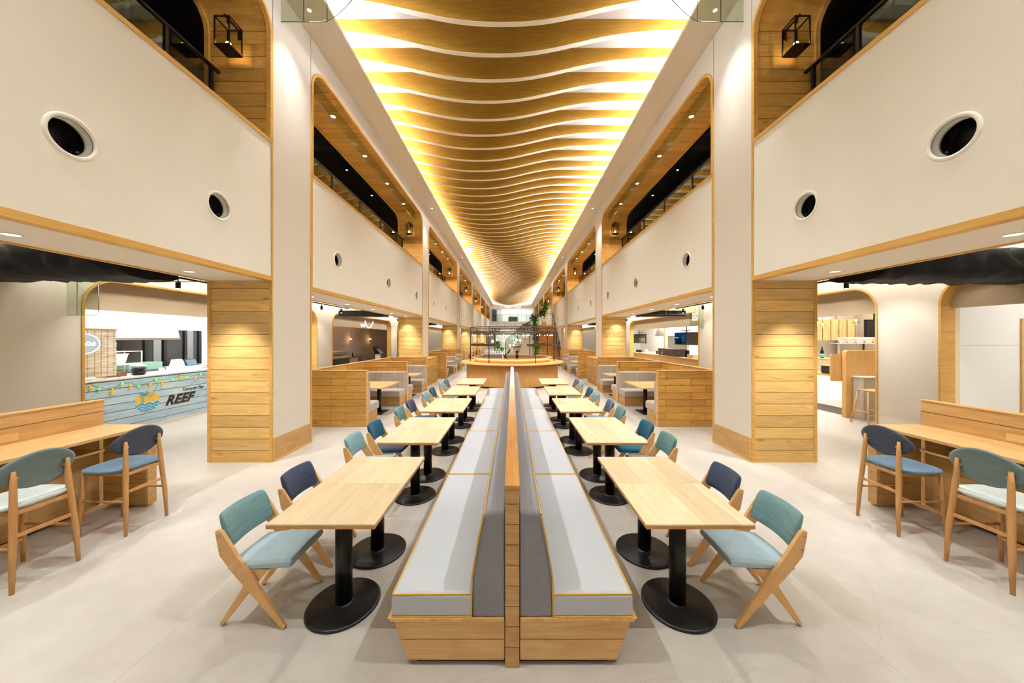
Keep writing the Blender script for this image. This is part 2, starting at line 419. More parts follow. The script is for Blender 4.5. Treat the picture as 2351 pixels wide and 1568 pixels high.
VENT_TEMPLATE = {}
def make_vent(s):
    t = thing('round_vent', 'x', 'vent')
    lip = MB().lathe([(.18, 0), (.176, -s*.012), (.160, -s*.016), (.149, -s*.010), (.143, s*.012), (.143, 0)], 48, axis='x', caps=False)
    lip.build('lip', M['panel'], t)
    MB().lathe([(.1445, 0), (.1425, s*.02), (.140, s*.048), (.137, s*.052), (.137, s*.078), (.1445, s*.082), (.1445, 0)], 48, axis='x').build('throat', M['panel'], t)
    d = MB().lathe([(.1365, s*.076), (.1365, s*.26), (0, s*.26)], 40, axis='x', caps=False).build('dark_duct', M['black'], t)
    MB().lathe([(.125, s*.150), (.128, s*.153), (.125, s*.156), (.122, s*.153), (.125, s*.150)], 40, axis='x').build('duct_ring', M['black'], d)
    for a in (.9, 2.4, 4.2):
        c = MB().box(s*.100, s*.124, -.009, .009, .122, .134).build('clip', M['steel'], d); c.rotation_euler = (a, 0, 0)
    return tree_of(t)
def vent_label(side, b, k, n):
    return f"round cream air outlet, {nth(k+1)} from the near end of the {BAYNAME[b]} {side} parapet panel"

for s, side in SIDES:
    vt = make_vent(s); used_v = False
    for b, (y0, y1) in enumerate(BAYS):
        # ---- parapet panel with its outlets and wood trims
        if b == 0: hs = [(2.735, 3.585), (4.108, 3.565)]
        else: hs = [(y0+d, 3.555) for d in (.93, 3.76, 6.58) if y0+d < y1-.4]
        xf = X0
        me = panel_with_holes(s, y0+.03, y1-.03, ZS+.06, ZP-.05, [(a, z, .15) for a, z in hs], xf, .12)
        me.materials.append(M['panel'])
        o = bpy.data.objects.new(f'wall_{side}', me); COL.objects.link(o); struct(o)
        t = MB()
        t.box(s*(X0-.012), s*(X1), y0, y1, ZP-.05, ZP)              # cap board
        t.build(f'trim_{b+1}', M['trim'], o)
        t = MB(); t.box(s*(X0-.012), s*(X0+.1), y0+.03, y1-.03, ZS-.005, ZS+.06); t.build(f'trim_{b+1}', M['trim'], o)
        for ya in (y0, y1-.03):
            MB().box(s*(X0-.012), s*(X0+.1), ya, ya+.03, 0 if False else ZS-.005, ZP-.05).build(f'trim_{b+1}', M['trim'], o)
        for k, (a, z) in enumerate(hs):
            loc = (s*X0, a, z)
            lab = vent_label(side, b, k, len(hs))
            if not used_v:
                vt[0].location = loc; vt[0]['label'] = lab; vt[0]['group'] = f'air outlets of the {side} parapets'; used_v = True
            else: dup(vt, loc, 0, lab, f'air outlets of the {side} parapets')
        # ---- upper opening: wall above it, liner, rounded trims
        r = .42
        pr = arch_prof(y0, y1, ZP, ZA, r)
        w = MB()
        top = [(max(y0-.0, min(y1, y)), ZC+.1) for y, z in pr]
        strip_between(w, pr[1:-1], top[1:-1], s*X0, s*(X0+.18))
        struct(w.build(f'wall_{side}', M['plaster']))
        li = MB()
        strip_between(li, inset(y0, y1, ZP, ZA, r, .022), inset(y0, y1, ZP, ZA, r, .002), s*(X0+.05), s*(X1-.05))
        lo = li.build(f'trim_{b+1}', M['liner']); struct(lo)
        for xa, xb in ((X0-.015, X0+.05), (X1-.05, X1+.015)):
            e = MB(); strip_between(e, inset(y0, y1, ZP, ZA, r, .055), arch_prof(y0, y1, ZP, ZA, r), s*xa, s*xb); e.build(f'trim_{b+1}', M['trim'], lo)
        # ---- lower soffit
        sf = MB().box(s*(X0+.1), s*(X1-.03), y0, y1, ZS, ZS+.05)
        so = struct(sf.build('ceiling', M['soffit']))
        MB().box(s*(X1-.03), s*(X1+.01), y0, y1, ZS-.015, ZS+.1).build(f'trim_{b+1}', M['trim'], so)
    # ---- mezzanine slab and its dark room
    struct(MB().box(s*(X0+.1), s*10.9, -4.4, YEND, ZP-.06, ZP-.052).build('floor', M['plaster']))
    struct(MB().box(s*(X0+.34), s*(X1+.02), -4.4, YEND, ZS+.1, ZP-.06).build('ceiling', M['soffit']))
    struct(MB().box(s*(X1+.02), s*12, -4.4, YEND, 3.55, ZP-.06).build('ceiling', M['blacksoft']))
    struct(MB().box(s*(X1+.02), s*(X1+.06), -4.4, YEND, ZS+.1, 3.55).build(f'wall_{side}', M['soffit']))
    struct(MB().box(s*(X1+.02), s*11.0, -4.4, YEND, 7.6, 7.7).build('ceiling', M['blacksoft']))
    struct(MB().box(s*(X1+.0), s*(X1+.06), -4.4, YEND, ZA+.02, 7.6).build(f'wall_{side}', M['blacksoft']))
    struct(MB().box(s*10.9, s*11.0, -4.4, YEND, ZP-.06, 7.6).build(f'wall_{side}', M['blacksoft']))
    # ---- hall soffit with the cove
    struct(MB().box(s*XI, s*(X0+.3), -4.4, YEND, ZC, ZC+.06).build('ceiling', M['plaster']))
    struct(MB().box(s*(X0+.1), s*(X0+.3), -4.4, YEND, ZC+.06, ZT).build(f'wall_{side}', M['ceilwhite']))
    # ---- columns
    for i, yc in enumerate(YC):
        c = MB().box(s*X0, s*X1, yc+.02, yc+CD-.02, 0, ZC)
        o = struct(c.build('column', M['plaster']))
        for za, zb, nm in ((0, ZS, 'lower'), (ZP, ZA, 'upper')):
            if nm == 'lower':
                MB().box(s*(X0+.0), s*(X1), yc, yc+.02, za, zb).build('wood_cladding', M['plank'], o)
                MB().box(s*(X0-.006), s*(X0+.035), yc-.014, yc, za, zb+.0).build('corner_strip', M['trim'], o)
                MB().box(s*(X1-.035), s*(X1+.006), yc-.014, yc, za, zb).build('corner_strip', M['trim'], o)
                MB().box(s*(X0+.035), s*(X1-.035), yc-.012, yc, 0, .05).build('foot_strip', M['trim'], o)
                MB().box(s*(X0), s*(X1), yc+CD-.02, yc+CD, za, zb).build('wood_cladding', M['plank'], o)
        # wood skirting on the hall side
        bb = MB().box(s*(X0-.012), s*X0, yc+.02, yc+CD-.02, .0, .355).build(f'baseboard_{side}', M['countwood'], o)
        MB().box(s*(X0-.02), s*(X0-.012), yc+.0, yc+CD, 0, .04).build('skirting_strip', M['trim'], bb)
        MB().box(s*(X0-.016), s*X0, yc-.005, yc+.03, 0, .355).build('skirting_strip', M['trim'], bb)
        MB().box(s*(X0-.016), s*X0, yc+CD-.03, yc+CD, 0, ZP-.05).build('skirting_strip', M['trim'], bb)

# slab above the fins, back wall behind the camera
struct(MB().box(-X0-.3, X0+.3, -4.4, YEND+.2, ZT, ZT+.15).build('ceiling', M['ceilwhite']))
struct(MB().box(-12, 12, -4.6, -4.4, 0, 8).build('wall_back', M['plaster']))

# ------------------------------------------------------------------ wavy ceiling fins
def xc(y): return -1.25*math.cos(2*PI*(y-13.0)/33.0)
def fin_z(x, y):
    return ZT - .19 - .455*math.exp(-(abs(x-xc(y))/1.92)**2.4)
yf = 4.905; k = 0
while yf < 52.4:
    n = 56; th = .085
    xs = [-X0-.05 + (2*X0+.1)*i/(n-1) for i in range(n)]
    zs = [fin_z(x, yf) for x in xs]
    vs = []; fs = []
    for x, z in zip(xs, zs): vs += [(x, yf, z), (x, yf, ZT), (x, yf+th, z), (x, yf+th, ZT)]
    for i in range(n-1):
        a, c = 4*i, 4*i+4
        fs += [(a, c, c+1, a+1), (a+2, a+3, c+3, c+2), (a, a+2, c+2, c)]
    fin = MB().add(vs, fs, 0, False).build('ceiling_fin', M['fin'])
    k += 1
    tag(fin, f'gilded wavy fin across the hall ceiling, {nth(k)} from the camera end', 'ceiling fin', 'wavy ceiling fins')
    e = MB(); t = .006
    strip = []
    vs = []; fs = []
    for x, z in zip(xs, zs): vs += [(x, yf-.001, z-t), (x, yf-.001, z), (x, yf+th+.001, z-t), (x, yf+th+.001, z)]
    for i in range(n-1):
        a, c = 4*i, 4*i+4
        fs += [(a, c, c+1, a+1), (a+2, a+3, c+3, c+2), (a, a+2, c+2, c), (a+1, c+1, c+3, a+3)]
    eb = e.add(vs, fs, 0, False).build('edge_band', M['finedge'], fin); eb['label'] = 'pale birch lower edge'
    yf += .61
# ------------------------------------------------------------------ central double banquette
Y0B, Y1B = 1.887, 9.75
ban = thing('banquette', 'long double-sided oak banquette with grey wool backs and pale seats along the hall centre', 'banquette', (0, 0, 0))
def band(z0, z1, w0, w1):   # trapezoid solid along the bench
    return [(-w0, z0), (w0, z0), (w1, z1), (-w1, z1)]
bz = .285
for z0, z1, nm in ((.03, .148, 'base_board'), (.152, .262, 'base_board')):
    f = lambda z: .597 + (.70-.597)*(z/.287)
    for sx in (-1, 1):
        p = [(sx*.045, z0), (sx*f(z0), z0), (sx*f(z1), z1), (sx*.045, z1)]
        MB().prism(p, Y0B+.012, Y1B, 'y').build(nm, M['oakx'], ban, bevel=.003)
MB().prism(band(0, .03, .56, .56), Y0B+.04, Y1B-.02, 'y').build('plinth', M['black'], ban)
for sx in (-1, 1):
    MB().prism([(sx*.046, .264), (sx*.70, .264), (sx*.722, .287), (sx*.046, .287)], Y0B-.004, Y1B, 'y').build('seat_board', M['oaky'], ban, bevel=.003)
# centre partition
pt = MB().box(-.0415, .0415, Y0B+.006, Y1B, 0, 1.03).build('partition', M['oaky'], ban)
zz = 0
for i in range(9):
    z1 = min(1.03, zz+.118)
    MB().box(-.040, .040, Y0B-.004, Y0B+.006, zz+.002, z1-.002).build('end_block', M['countwood'], pt, bevel=.002)
    zz = z1
MB().box(-.044, .044, Y0B-.01, Y1B+.01, 1.03, 1.055).build('cap', M['capwood'], ban, bevel=.003)
# seat and back cushions: five modules a side
mods = [Y0B, 3.565, 5.225, 6.885, 8.505, Y1B]
def rbox(mb, x0, x1, y0, y1, z0, z1, b=.02):
    """cushion with softly rounded top"""
    def loop(i, z): return [(x0+i, y0+i, z), (x1-i, y0+i, z), (x1-i, y1-i, z), (x0+i, y1-i, z)]
    return mb.rings([loop(b*.4, z0), loop(0, z0+b*.5), loop(0, z1-b), loop(b*.35, z1-b*.3), loop(b*1.1, z1)], smooth=False)
def pipe(mb, pts, r=.0045): return mb.tube(pts, r, 6, caps=False)
for sx in (-1, 1):
    for k in range(5):
        ya, yb = mods[k]+(.0 if k == 0 else .004), mods[k+1]-.004
        m = MB(); xa, xb = sorted((sx*.232, sx*.697))
        rbox(m, xa, xb, ya, yb, .289, .425, .02)
        cu = m.build('seat_cushion', M['seatgrey'], ban, bevel=.008)
        z = .419; i = .004
        p = MB(); pipe(p, [(xa+i, ya+i, z), (xb-i, ya+i, z), (xb-i, yb-i, z), (xa+i, yb-i, z), (xa+i, ya+i, z)]); 
        p.build('piping', M['piping'], cu)
        p = MB(); pipe(p, [(xa+i, ya+.001, .291), (xb-i, ya+.001, .291), (xb-.001, ya+i, .291), (xb-.001 if sx > 0 else xb-.001, yb-i, .291)]) if sx > 0 else pipe(p, [(xb-i, ya+.001, .291), (xa+i, ya+.001, .291), (xa+.001, yb-i, .291)])
        p.build('piping', M['piping'], cu)
    # one long tapering back upholstered in wool, front end closed
    P = [(.044, .289), (.235, .289), (.232, .52), (.195, .74), (.166, .875), (.150, .897), (.044, .904)]
    m = MB()
    l0 = [(sx*x, Y0B+.0, z) for x, z in P]
    def lp(y, g=0): return [(sx*(.044+(x-.044)*(1-g)), y, .289+(z-.289)*(1-g*.5)) for x, z in P]
    m.rings([lp(Y0B+.002, .03), lp(Y0B+.02), *[lp(y) for y in mods[1:5]], lp(Y1B-.02), lp(Y1B, .03)], smooth=False)
    bk = m.build('back_cushion', M['wool'], ban, bevel=.010)
    for y in (Y0B+.001, Y1B-.001):
        p = MB(); pipe(p, [(sx*(x+(.002 if x > .05 else 0)), y, z) for x, z in P[1:5]] , .005); p.build('piping', M['piping'], bk)
    p = MB(); pipe(p, [(sx*.160, Y0B+.02, .888), (sx*.160, Y1B-.02, .888)] , .0035)
    p = MB(); pipe(p, [(sx*.2365, Y0B+.02, .40), (sx*.2365, Y1B, .40)], .004)
    p.build('piping', M['piping'], bk)
    p = MB(); pipe(p, [(sx*.1665, Y0B+.01, .878), (sx*.1665, Y1B-.01, .878)], .004); p.build('piping', M['piping'], bk)

# ------------------------------------------------------------------ pedestal tables
TW, TD, TH = .684, .583, .735
def make_table():
    t = thing('cafe_table', 'x', 'table')
    top = MB().box(-TW/2, TW/2, -TD/2, TD/2, TH-.012, TH).build('tabletop', M['top'], t, bevel=.0015, seg=1)
    MB().box(-TW/2+.0003, TW/2-.0003, -TD/2+.0003, TD/2-.0003, TH-.030, TH-.012).build('edge_band', M['edge'], top)
    MB().lathe([(.056, .018), (.056, .69)], 32).build('column', M['black'], t)
    MB().lathe([(.236, 0), (.243, .004), (.244, .010), (.238, .017), (.228, .020), (.064, .021), (.060, .024), (.056, .03)], 64).build('base', M['black'], t)
    MB().box(-.17, .17, -.17, .17, .69, TH-.030).build('mounting_plate', M['black'], t)
    return tree_of(t)
tt = make_table(); firstT = True
GY = [2.046, 3.655, 5.215, 6.78, 8.37]
GX = {-1: [1.204, 1.172, 1.130, 1.112, 1.085], 1: [1.182, 1.178, 1.118, 1.110, 1.102]}
# ------------------------------------------------------------------ cross-legged chairs
LONG = [(-.228,.636),(-.222,.645),(-.197,.647),(-.183,.634),(-.066,.448),(0,.361),(.228,.012),(.214,0),(.203,.004),(-.005,.243),(-.106,.357),(-.20,.483),(-.224,.606)]
SHORT = [(.105,.372),(-.02,.372),(-.049,.291),(-.222,.016),(-.214,0),(-.203,0),(-.009,.243),(.043,.308)]
BOLTS = [(-.210,.612),(-.193,.523),(-.088,.368),(-.046,.368)]
def make_chair():
    t = thing('dining_chair', 'x', 'chair')
    for sy in (-1, 1):
        a = MB().prism(LONG, sy*.193, sy*.218, 'y').build('leg', M['beech'], t, bevel=.004)
        for bx, bz_ in BOLTS:
            h = MB().lathe([(.0075, 0), (.0075, sy*.003), (.004, sy*.0045)], 12, axis='y').build('bolt', M['bolt'], a)
            h.location = (bx, sy*.218, bz_)
        MB().prism(SHORT, sy*.166, sy*.190, 'y').build('leg', M['beech'], t, bevel=.004)
    # seat: thick pad, front rises
    m = MB()
    def sec(x, zb, zt_, w, k=1):
        P = []
        for (yy, zq) in ((-w, zb+.01), (-w+.012, zb), (w-.012, zb), (w, zb+.01), (w, zt_-.02), (w-.018, zt_-.002), (0, zt_+.006), (-w+.018, zt_-.002), (-w, zt_-.02)):
            P.append((x, yy, zq))
        return P
    m.rings([sec(-.175,.366,.398,.182), sec(-.165,.360,.408,.188), sec(-.05,.368,.420,.190), (sec(.12,.375,.434,.190)), sec(.225,.378,.440,.190), sec(.243,.384,.434,.188), sec(.250,.394,.418,.182)], smooth=True)
    m.build('seat', FAB['mist'], t, bevel=.004)
    # back pad: curved, leaning
    m = MB(); loops = []
    nY = 13
    for i in range(nY):
        q = -1+2*i/(nY-1); y = q*.196
        bow = .034*(q*q)            # ends come forward
        e = .012 if i in (0, nY-1) else 0
        pts = []
        for (dx, dz) in ((-.028, .02), (-.012, .002), (.012, 0), (.026, .02), (.028, .19), (.012, .222), (-.010, .224), (-.028, .20)):
            z = .515+e*.5+dz*(1-e*2)
            lean = -(z-.515)*.33
            pts.append((-.178+bow+dx*(1-e*12)+lean, y, z))
        loops.append(pts)
    m.rings(loops, smooth=True)
    m.build('backrest', FAB['sage'], t, subd=1)
    return tree_of(t)
ct = make_chair(); firstC = True
CH = {-1: [('sage','mist'),('navy','indigo'),('aqua','mist'),('petrol','indigo'),('green','mist'),('navy','indigo'),('aqua','mist'),('petrol','teal'),('aqua','mist'),('slate','steelblue')],
       1: [('sage','mist'),('navy','indigo'),('green','steelblue'),('petrol','teal'),('green','steelblue'),('slate','steelblue'),('aqua','mist'),('petrol','teal'),('aqua','mist'),('slate','steelblue')]}
CX_ = {-1: [1.712,1.722,1.712,1.705,1.70,1.695,1.68,1.67,1.665,1.66], 1: [1.700,1.700,1.675,1.665,1.625,1.622,1.62,1.618,1.615,1.612]}
CNAME = {'sage':'sage green','navy':'navy velvet','aqua':'pale aqua','petrol':'petrol blue','green':'grey-green','slate':'slate blue'}
SNAME = {'mist':'mist blue','indigo':'indigo','steelblue':'steel blue','teal':'teal'}
def recolor(root, m):
    """own mesh data for the seat and back when the colour differs"""
for s, side in SIDES:
    for g in range(5):
        for h in range(2):
            i = g*2+h
            y = GY[g] + TD/2 + h*(TD+.002); x = s*GX[s][g]
            lab = f'square oak pedestal table, {nth(i+1)} from the camera in the row {side} of the banquette'
            grp = f'pedestal tables {side} of the banquette'
            if firstT: tt[0].location = (x, y, 0); tt[0]['label'] = lab; tt[0]['group'] = grp; firstT = False
            else: dup(tt, (x, y, 0), 0 if h == 0 else PI, lab, grp)
            bc, sc_ = CH[s][i]
            lab = f'beech cross-leg chair, {CNAME[bc]} back, {SNAME[sc_]} seat, at the {nth(i+1)} {side} table'
            grp = f'chairs along the {side} tables'
            jit = random.uniform(-.03, .03)
            if firstC:
                c = ct[0]; c.location = (s*CX_[s][i], y+.01, 0); c.rotation_euler = (0,0,0); c['label'] = lab; c['group'] = grp; firstC = False
            else: c = dup(ct, (s*CX_[s][i], y+.01, 0), (0 if s < 0 else PI)+jit, lab, grp)
            for ch in kids(c):
                nm = ch.name.split('.')[0]
                if nm in ('seat', 'backrest'):
                    ch.material_slots[0].link = 'OBJECT'; ch.material_slots[0].material = FAB[sc_ if nm == 'seat' else bc]

# ------------------------------------------------------------------ tall counters with stools
def make_stool():
    t = thing('bar_stool', 'x', 'stool')
    for sy in (-1, 1):
        # rear leg runs up to carry the back
        MB().tube([(-.232, sy*.186, 0), (-.222, sy*.176, .30), (-.200, sy*.158, .60), (-.188, sy*.150, .80), (-.188, sy*.149, .895)], [.013, .0195, .021, .018, .012], 12).build('leg', M['stoolwood'], t)
        MB().tube([(.232, sy*.180, 0), (.215, sy*.172, .30), (.196, sy*.160, .595)], [.013, .0195, .019], 12).build('leg', M['stoolwood'], t)
        MB().box(-.20, .20, sy*.150, sy*.166, .565, .598).build('seat_rail', M['stoolwood'], t, bevel=.004)
        MB().tube([(-.215, sy*.172, .325), (.212, sy*.171, .325)], .011, 8).build('stretcher', M['stoolwood'], t)
    for x in (-.198, .192):
        MB().box(x-.008, x+.008, -.150, .150, .565, .598).build('seat_rail', M['stoolwood'], t, bevel=.004)
    MB().box(-.222, -.204, -.168, .168, .40, .428).build('stretcher', M['stoolwood'], t, bevel=.003)
    MB().box(.210, .228, -.172, .172, .185, .213).build('stretcher', M['stoolwood'], t, bevel=.003)
    # upholstered seat: rounded trapezoid, dished
    def out(k, z, dz=0):
        P = []
        for i in range(40):
            a = 2*PI*i/40
            ca, sa = math.cos(a), math.sin(a)
            r = 1/((abs(ca)**3.2+abs(sa)**3.2)**(1/3.2))
            x = .225*ca*r*k; y = (.232+.012*ca)*sa*r*k
            P.append((x+.005, y, z+dz*(1.0 if ca < 0 else .4)*abs(ca)**2))
        return P
    MB().rings([out(.84, .600), out(.97, .612, .01), out(1.0, .622, .012), out(.985, .634, .012), out(.90, .641, .010), out(.5, .636), out(.06, .632)], smooth=True).build('seat', FAB['sky'], t)
    MB().rings([out(.80, .598), out(.82, .6005)], smooth=False).build('seat_shell', M['stoolwood'], t)
    # oval back, bent round the sitter
    m = MB(); loops = []
    for k, th in ((.9, .014), (1.0, .007), (1.0, -.007), (.9, -.014)):
        P = []
        for i in range(44):
            a = 2*PI*i/44
            y = .232*math.cos(a)*k; z = .872+.128*math.sin(a)*k*(1-.12*math.cos(2*a))
            P.append((-.178+th+(y/.232)**2*.040-(z-.872)*.16, y, z))
        loops.append(P)
    def cap(P0, n=4):
        pass
    m.rings(loops, smooth=True)
    m.build('backrest', FAB['charcoal'], t)
    for sy in (-1, 1):
        MB().box(-.20, -.166, sy*.142-.012, sy*.142+.012, .835, .852).build('back_peg', M['stoolwood'], t)
    return tree_of(t)
st = make_stool(); firstS = True
for s, side in SIDES:
    for j, (y, bk, se, desc) in enumerate(((3.32, 'charcoal', 'sky', 'charcoal oval back and sky blue seat'), (2.606, 'moss', 'mint', 'grey-green oval back and pale mint seat'))):
        lab = f'oak bar stool with {desc} at the {side} counter'
        loc = (s*3.94, y, 0); rz = PI if s < 0 else 0
        if firstS: c = st[0]; c.location = loc; c.rotation_euler = (0,0,rz); c['label'] = lab; firstS = False
        else: c = dup(st, loc, rz, lab)
        c['group'] = 'oval-back bar stools'
        for ch in kids(c):
            nm = ch.name.split('.')[0]
            if nm in ('seat', 'backrest'):
                ch.material_slots[0].link = 'OBJECT'; ch.material_slots[0].material = FAB[se if nm == 'seat' else bk]
    k = thing('bar_counter', f'long oak high counter with raised back board at the {side} edge of the picture', 'counter', (0,0,0), 0, 'oak high counters')
    YE, YS = 3.80, -1.2
    MB().box(s*4.165, s*4.745, YS, YE, .872, .902).build('countertop', M['oaky'], k, bevel=.002)
    up = MB().box(s*4.75, s*4.80, YS, YE, .0, 1.178).build('back_board', M['countwood'], k)
    MB().box(s*4.742, s*4.812, YS, YE+.01, 1.178, 1.194).build('cap', M['oaky'], k, bevel=.002)
    MB().box(s*4.748, s*4.75, YS, YE, 1.055, 1.059).build('board_groove', M['black'], up)
    MB().box(s*4.60, s*4.62, YS, YE-.16, .05, .872).build('modesty_panel', M['countwood'], k)
    MB().box(s*4.34, s*4.60, YS, YE-.32, .700, .722).build('shelf', M['oaky'], k, bevel=.002)
    pd = MB().box(s*4.11, s*4.60, YE-.12, YE-.03, .02, .872).build('end_pedestal', M['countwood'], k)
    for q in range(7):
        MB().box(s*4.105, s*4.11, YE-.121, YE-.029, .03+q*.12, .03+q*.12+.114).build('pedestal_board', M['countwood'], pd)
        MB().box(s*4.12, s*4.60, YE-.125, YE-.12, .03+q*.12, .03+q*.12+.114).build('pedestal_board', M['countwood'], pd)
    # socket strip let into the back board
    for yq in (2.62, 1.3):
        re = MB().box(s*4.7465, s*4.75, yq, yq+.52, .925, .995).build('socket_recess', M['oaky'], k)
        for w in (0, 1):
            MB().box(s*4.738, s*4.7465, yq+.03+w*.175, yq+.20+w*.175, .932, .985).build('socket_cover', M['edge'], re, bevel=.002)

# ------------------------------------------------------------------ booths
def booth_row(s, side, b, ys, ytab):
    yb = BAYS[b][0]
    XB, XE = 4.42, 3.14
    bay = BAYNAME[b]
    # long back screen
    sc_ = thing('booth_screen', f'long low oak back screen behind the booths of the {bay} bay on the {side}', 'screen', (0,0,0), 0, 'booth back screens')
    MB().box(s*XB, s*(XB+.09), ys[0], ys[-1]+.1, 0, 1.195).build('board_panel', M['plank_booth'], sc_)
    MB().box(s*(XB-.006), s*(XB+.098), ys[0]-.004, ys[-1]+.104, 1.195, 1.215).build('cap', M['oaky'], sc_, bevel=.002)
    for i, y in enumerate(ys):
        p = thing('booth_partition', f'{nth(i+1)} oak plank booth partition from the camera in the {bay} bay on the {side}', 'partition', (0,0,0), 0, 'booth partitions')
        MB().box(s*XE, s*(XB-.002), y, y+.10, 0, 1.195).build('board_panel', M['plank_booth'], p)
        MB().box(s*(XE-.008), s*(XB-.008), y-.006, y+.106, 1.195, 1.215).build('cap', M['oaky'], p, bevel=.002)
        for q in range(8):
            MB().box(s*(XE-.005), s*XE, y+.001, y+.099, .01+q*.148, .01+q*.148+.143).build('end_block', M['oakx'], p)
        for d in (-1, 1):
            if (i == 0 and d < 0) or (i == len(ys)-1 and d > 0): continue
            w = 'near' if d < 0 else 'far'
            bn = thing('booth_bench', f'taupe leather booth bench on the {w} face of the {nth(i+1)} partition, {bay} bay, {side}', 'bench', (0,0,0), 0, 'booth benches')
            ya = y-.002 if d < 0 else y+.102
            Y = lambda q: ya + d*q
            MB().box(s*(XE+.02), s*(XB-.01), Y(0), Y(.53), .0, .262).build('base', M['countwood'], bn)
            m = MB(); xa, xb = sorted((s*(XE+.0), s*(XB-.012))); y0_, y1_ = sorted((Y(.115), Y(.585)))
            rbox(m, xa, xb, y0_, y1_, .264, .452, .035)
            m.build('seat_cushion', M['booth'], bn, bevel=.02)
            bk = MB(); nR = 10
            for r_ in range(nR):
                xq0 = XE + (XB-.012-XE)*r_/nR; xq1 = XE + (XB-.012-XE)*(r_+1)/nR
                xa, xb = sorted((s*xq0, s*xq1)); xa += .001; xb -= .001
                y0_, y1_ = sorted((Y(.0), Y(.115)))
                yfr = Y(.115); yfi = Y(.103); ybk = Y(0)
                bk.rings([[(xa, ybk, z), (xb, ybk, z), (xb, yfi, z), ((xa+xb)/2, yfr, z), (xa, yfi, z)] for z in (.264, .90)] + [[(xa, ybk, .935), (xb, ybk, .935), (xb, Y(.07), .935), ((xa+xb)/2, Y(.08), .935), (xa, Y(.07), .935)]], smooth=False)
            bk.build('channelled_backrest_panel', M['booth'], bn)
        for d in (-1, 1): pass
    for i, (y0_, y1_) in enumerate(ytab):
        t = thing('booth_table', f'oblong oak table in the {nth(i+1)} booth of the {bay} bay on the {side}', 'table', (0,0,0), 0, 'booth tables')
        MB().box(s*3.09, s*4.33, y0_, y1_, .688, .718).build('tabletop', M['oakx'], t, bevel=.002)
        ym = (y0_+y1_)/2
        for xx in (3.42, 3.78):
            MB().lathe([(.05, .014), (.05, .688)], 24, (s*xx, ym, 0)).build('leg', M['black'], t)
        MB().box(s*3.26, s*3.94, ym-.28, ym+.28, 0, .014).build('base', M['black'], t, bevel=.004)
for s, side in SIDES:
    booth_row(s, side, 1, [7.02, 9.70, 11.95], [(7.80, 9.00), (10.42, 11.22)])
    booth_row(s, side, 2, [15.50, 18.15, 20.40], [(16.3, 17.45), (18.87, 19.67)])
    # low oak casing round the second and third columns
    for i in (2, 3):
        yc = YC[i]
        c = thing('column_casing', f'low oak boxed casing on the hall side of the {nth(i)} column on the {side}', 'casing', (0,0,0), 0, 'low column casings')
        MB().box(s*3.35, s*(X0-.022), yc-.42, yc+1.15, 0, 1.08).build('body', M['plank_booth'], c)
        MB().box(s*3.342, s*(X0-.022), yc-.428, yc+1.158, 1.08, 1.10).build('cap', M['oaky'], c)
# ------------------------------------------------------------------ lights helper
WARM = (1.0, .89, .74); NEUT = (.97, 1.0, 1.02); COOL = (.98, 1.0, 1.02); COVE = (.93, 1.0, 1.14)
def light(name, kind, loc, power, color=NEUT, rot=(0,0,0), size=.1, sizey=None, spot=80, blend=.6, radius=.05):
    d = bpy.data.lights.new(name, kind); d.energy = power; d.color = color
    if kind == 'AREA':
        d.size = size
        if sizey: d.shape = 'RECTANGLE'; d.size_y = sizey
    elif kind == 'SPOT': d.spot_size = math.radians(spot); d.spot_blend = blend; d.shadow_soft_size = radius
    else: d.shadow_soft_size = radius
    o = bpy.data.objects.new(name, d); COL.objects.link(o); o.location = loc; o.rotation_euler = rot
    return o
def aim(o, target):
    d = Vector(target) - o.location; o.rotation_euler = d.to_track_quat('-Z', 'Y').to_euler()
LG = dict(cove=69.0, colwash=135.0, soffit=60.0, hall=535.0, col=42.0, lantern=220.0, stall=2.6, bay_up=330.0, wash=85.0, aisle=55.0)

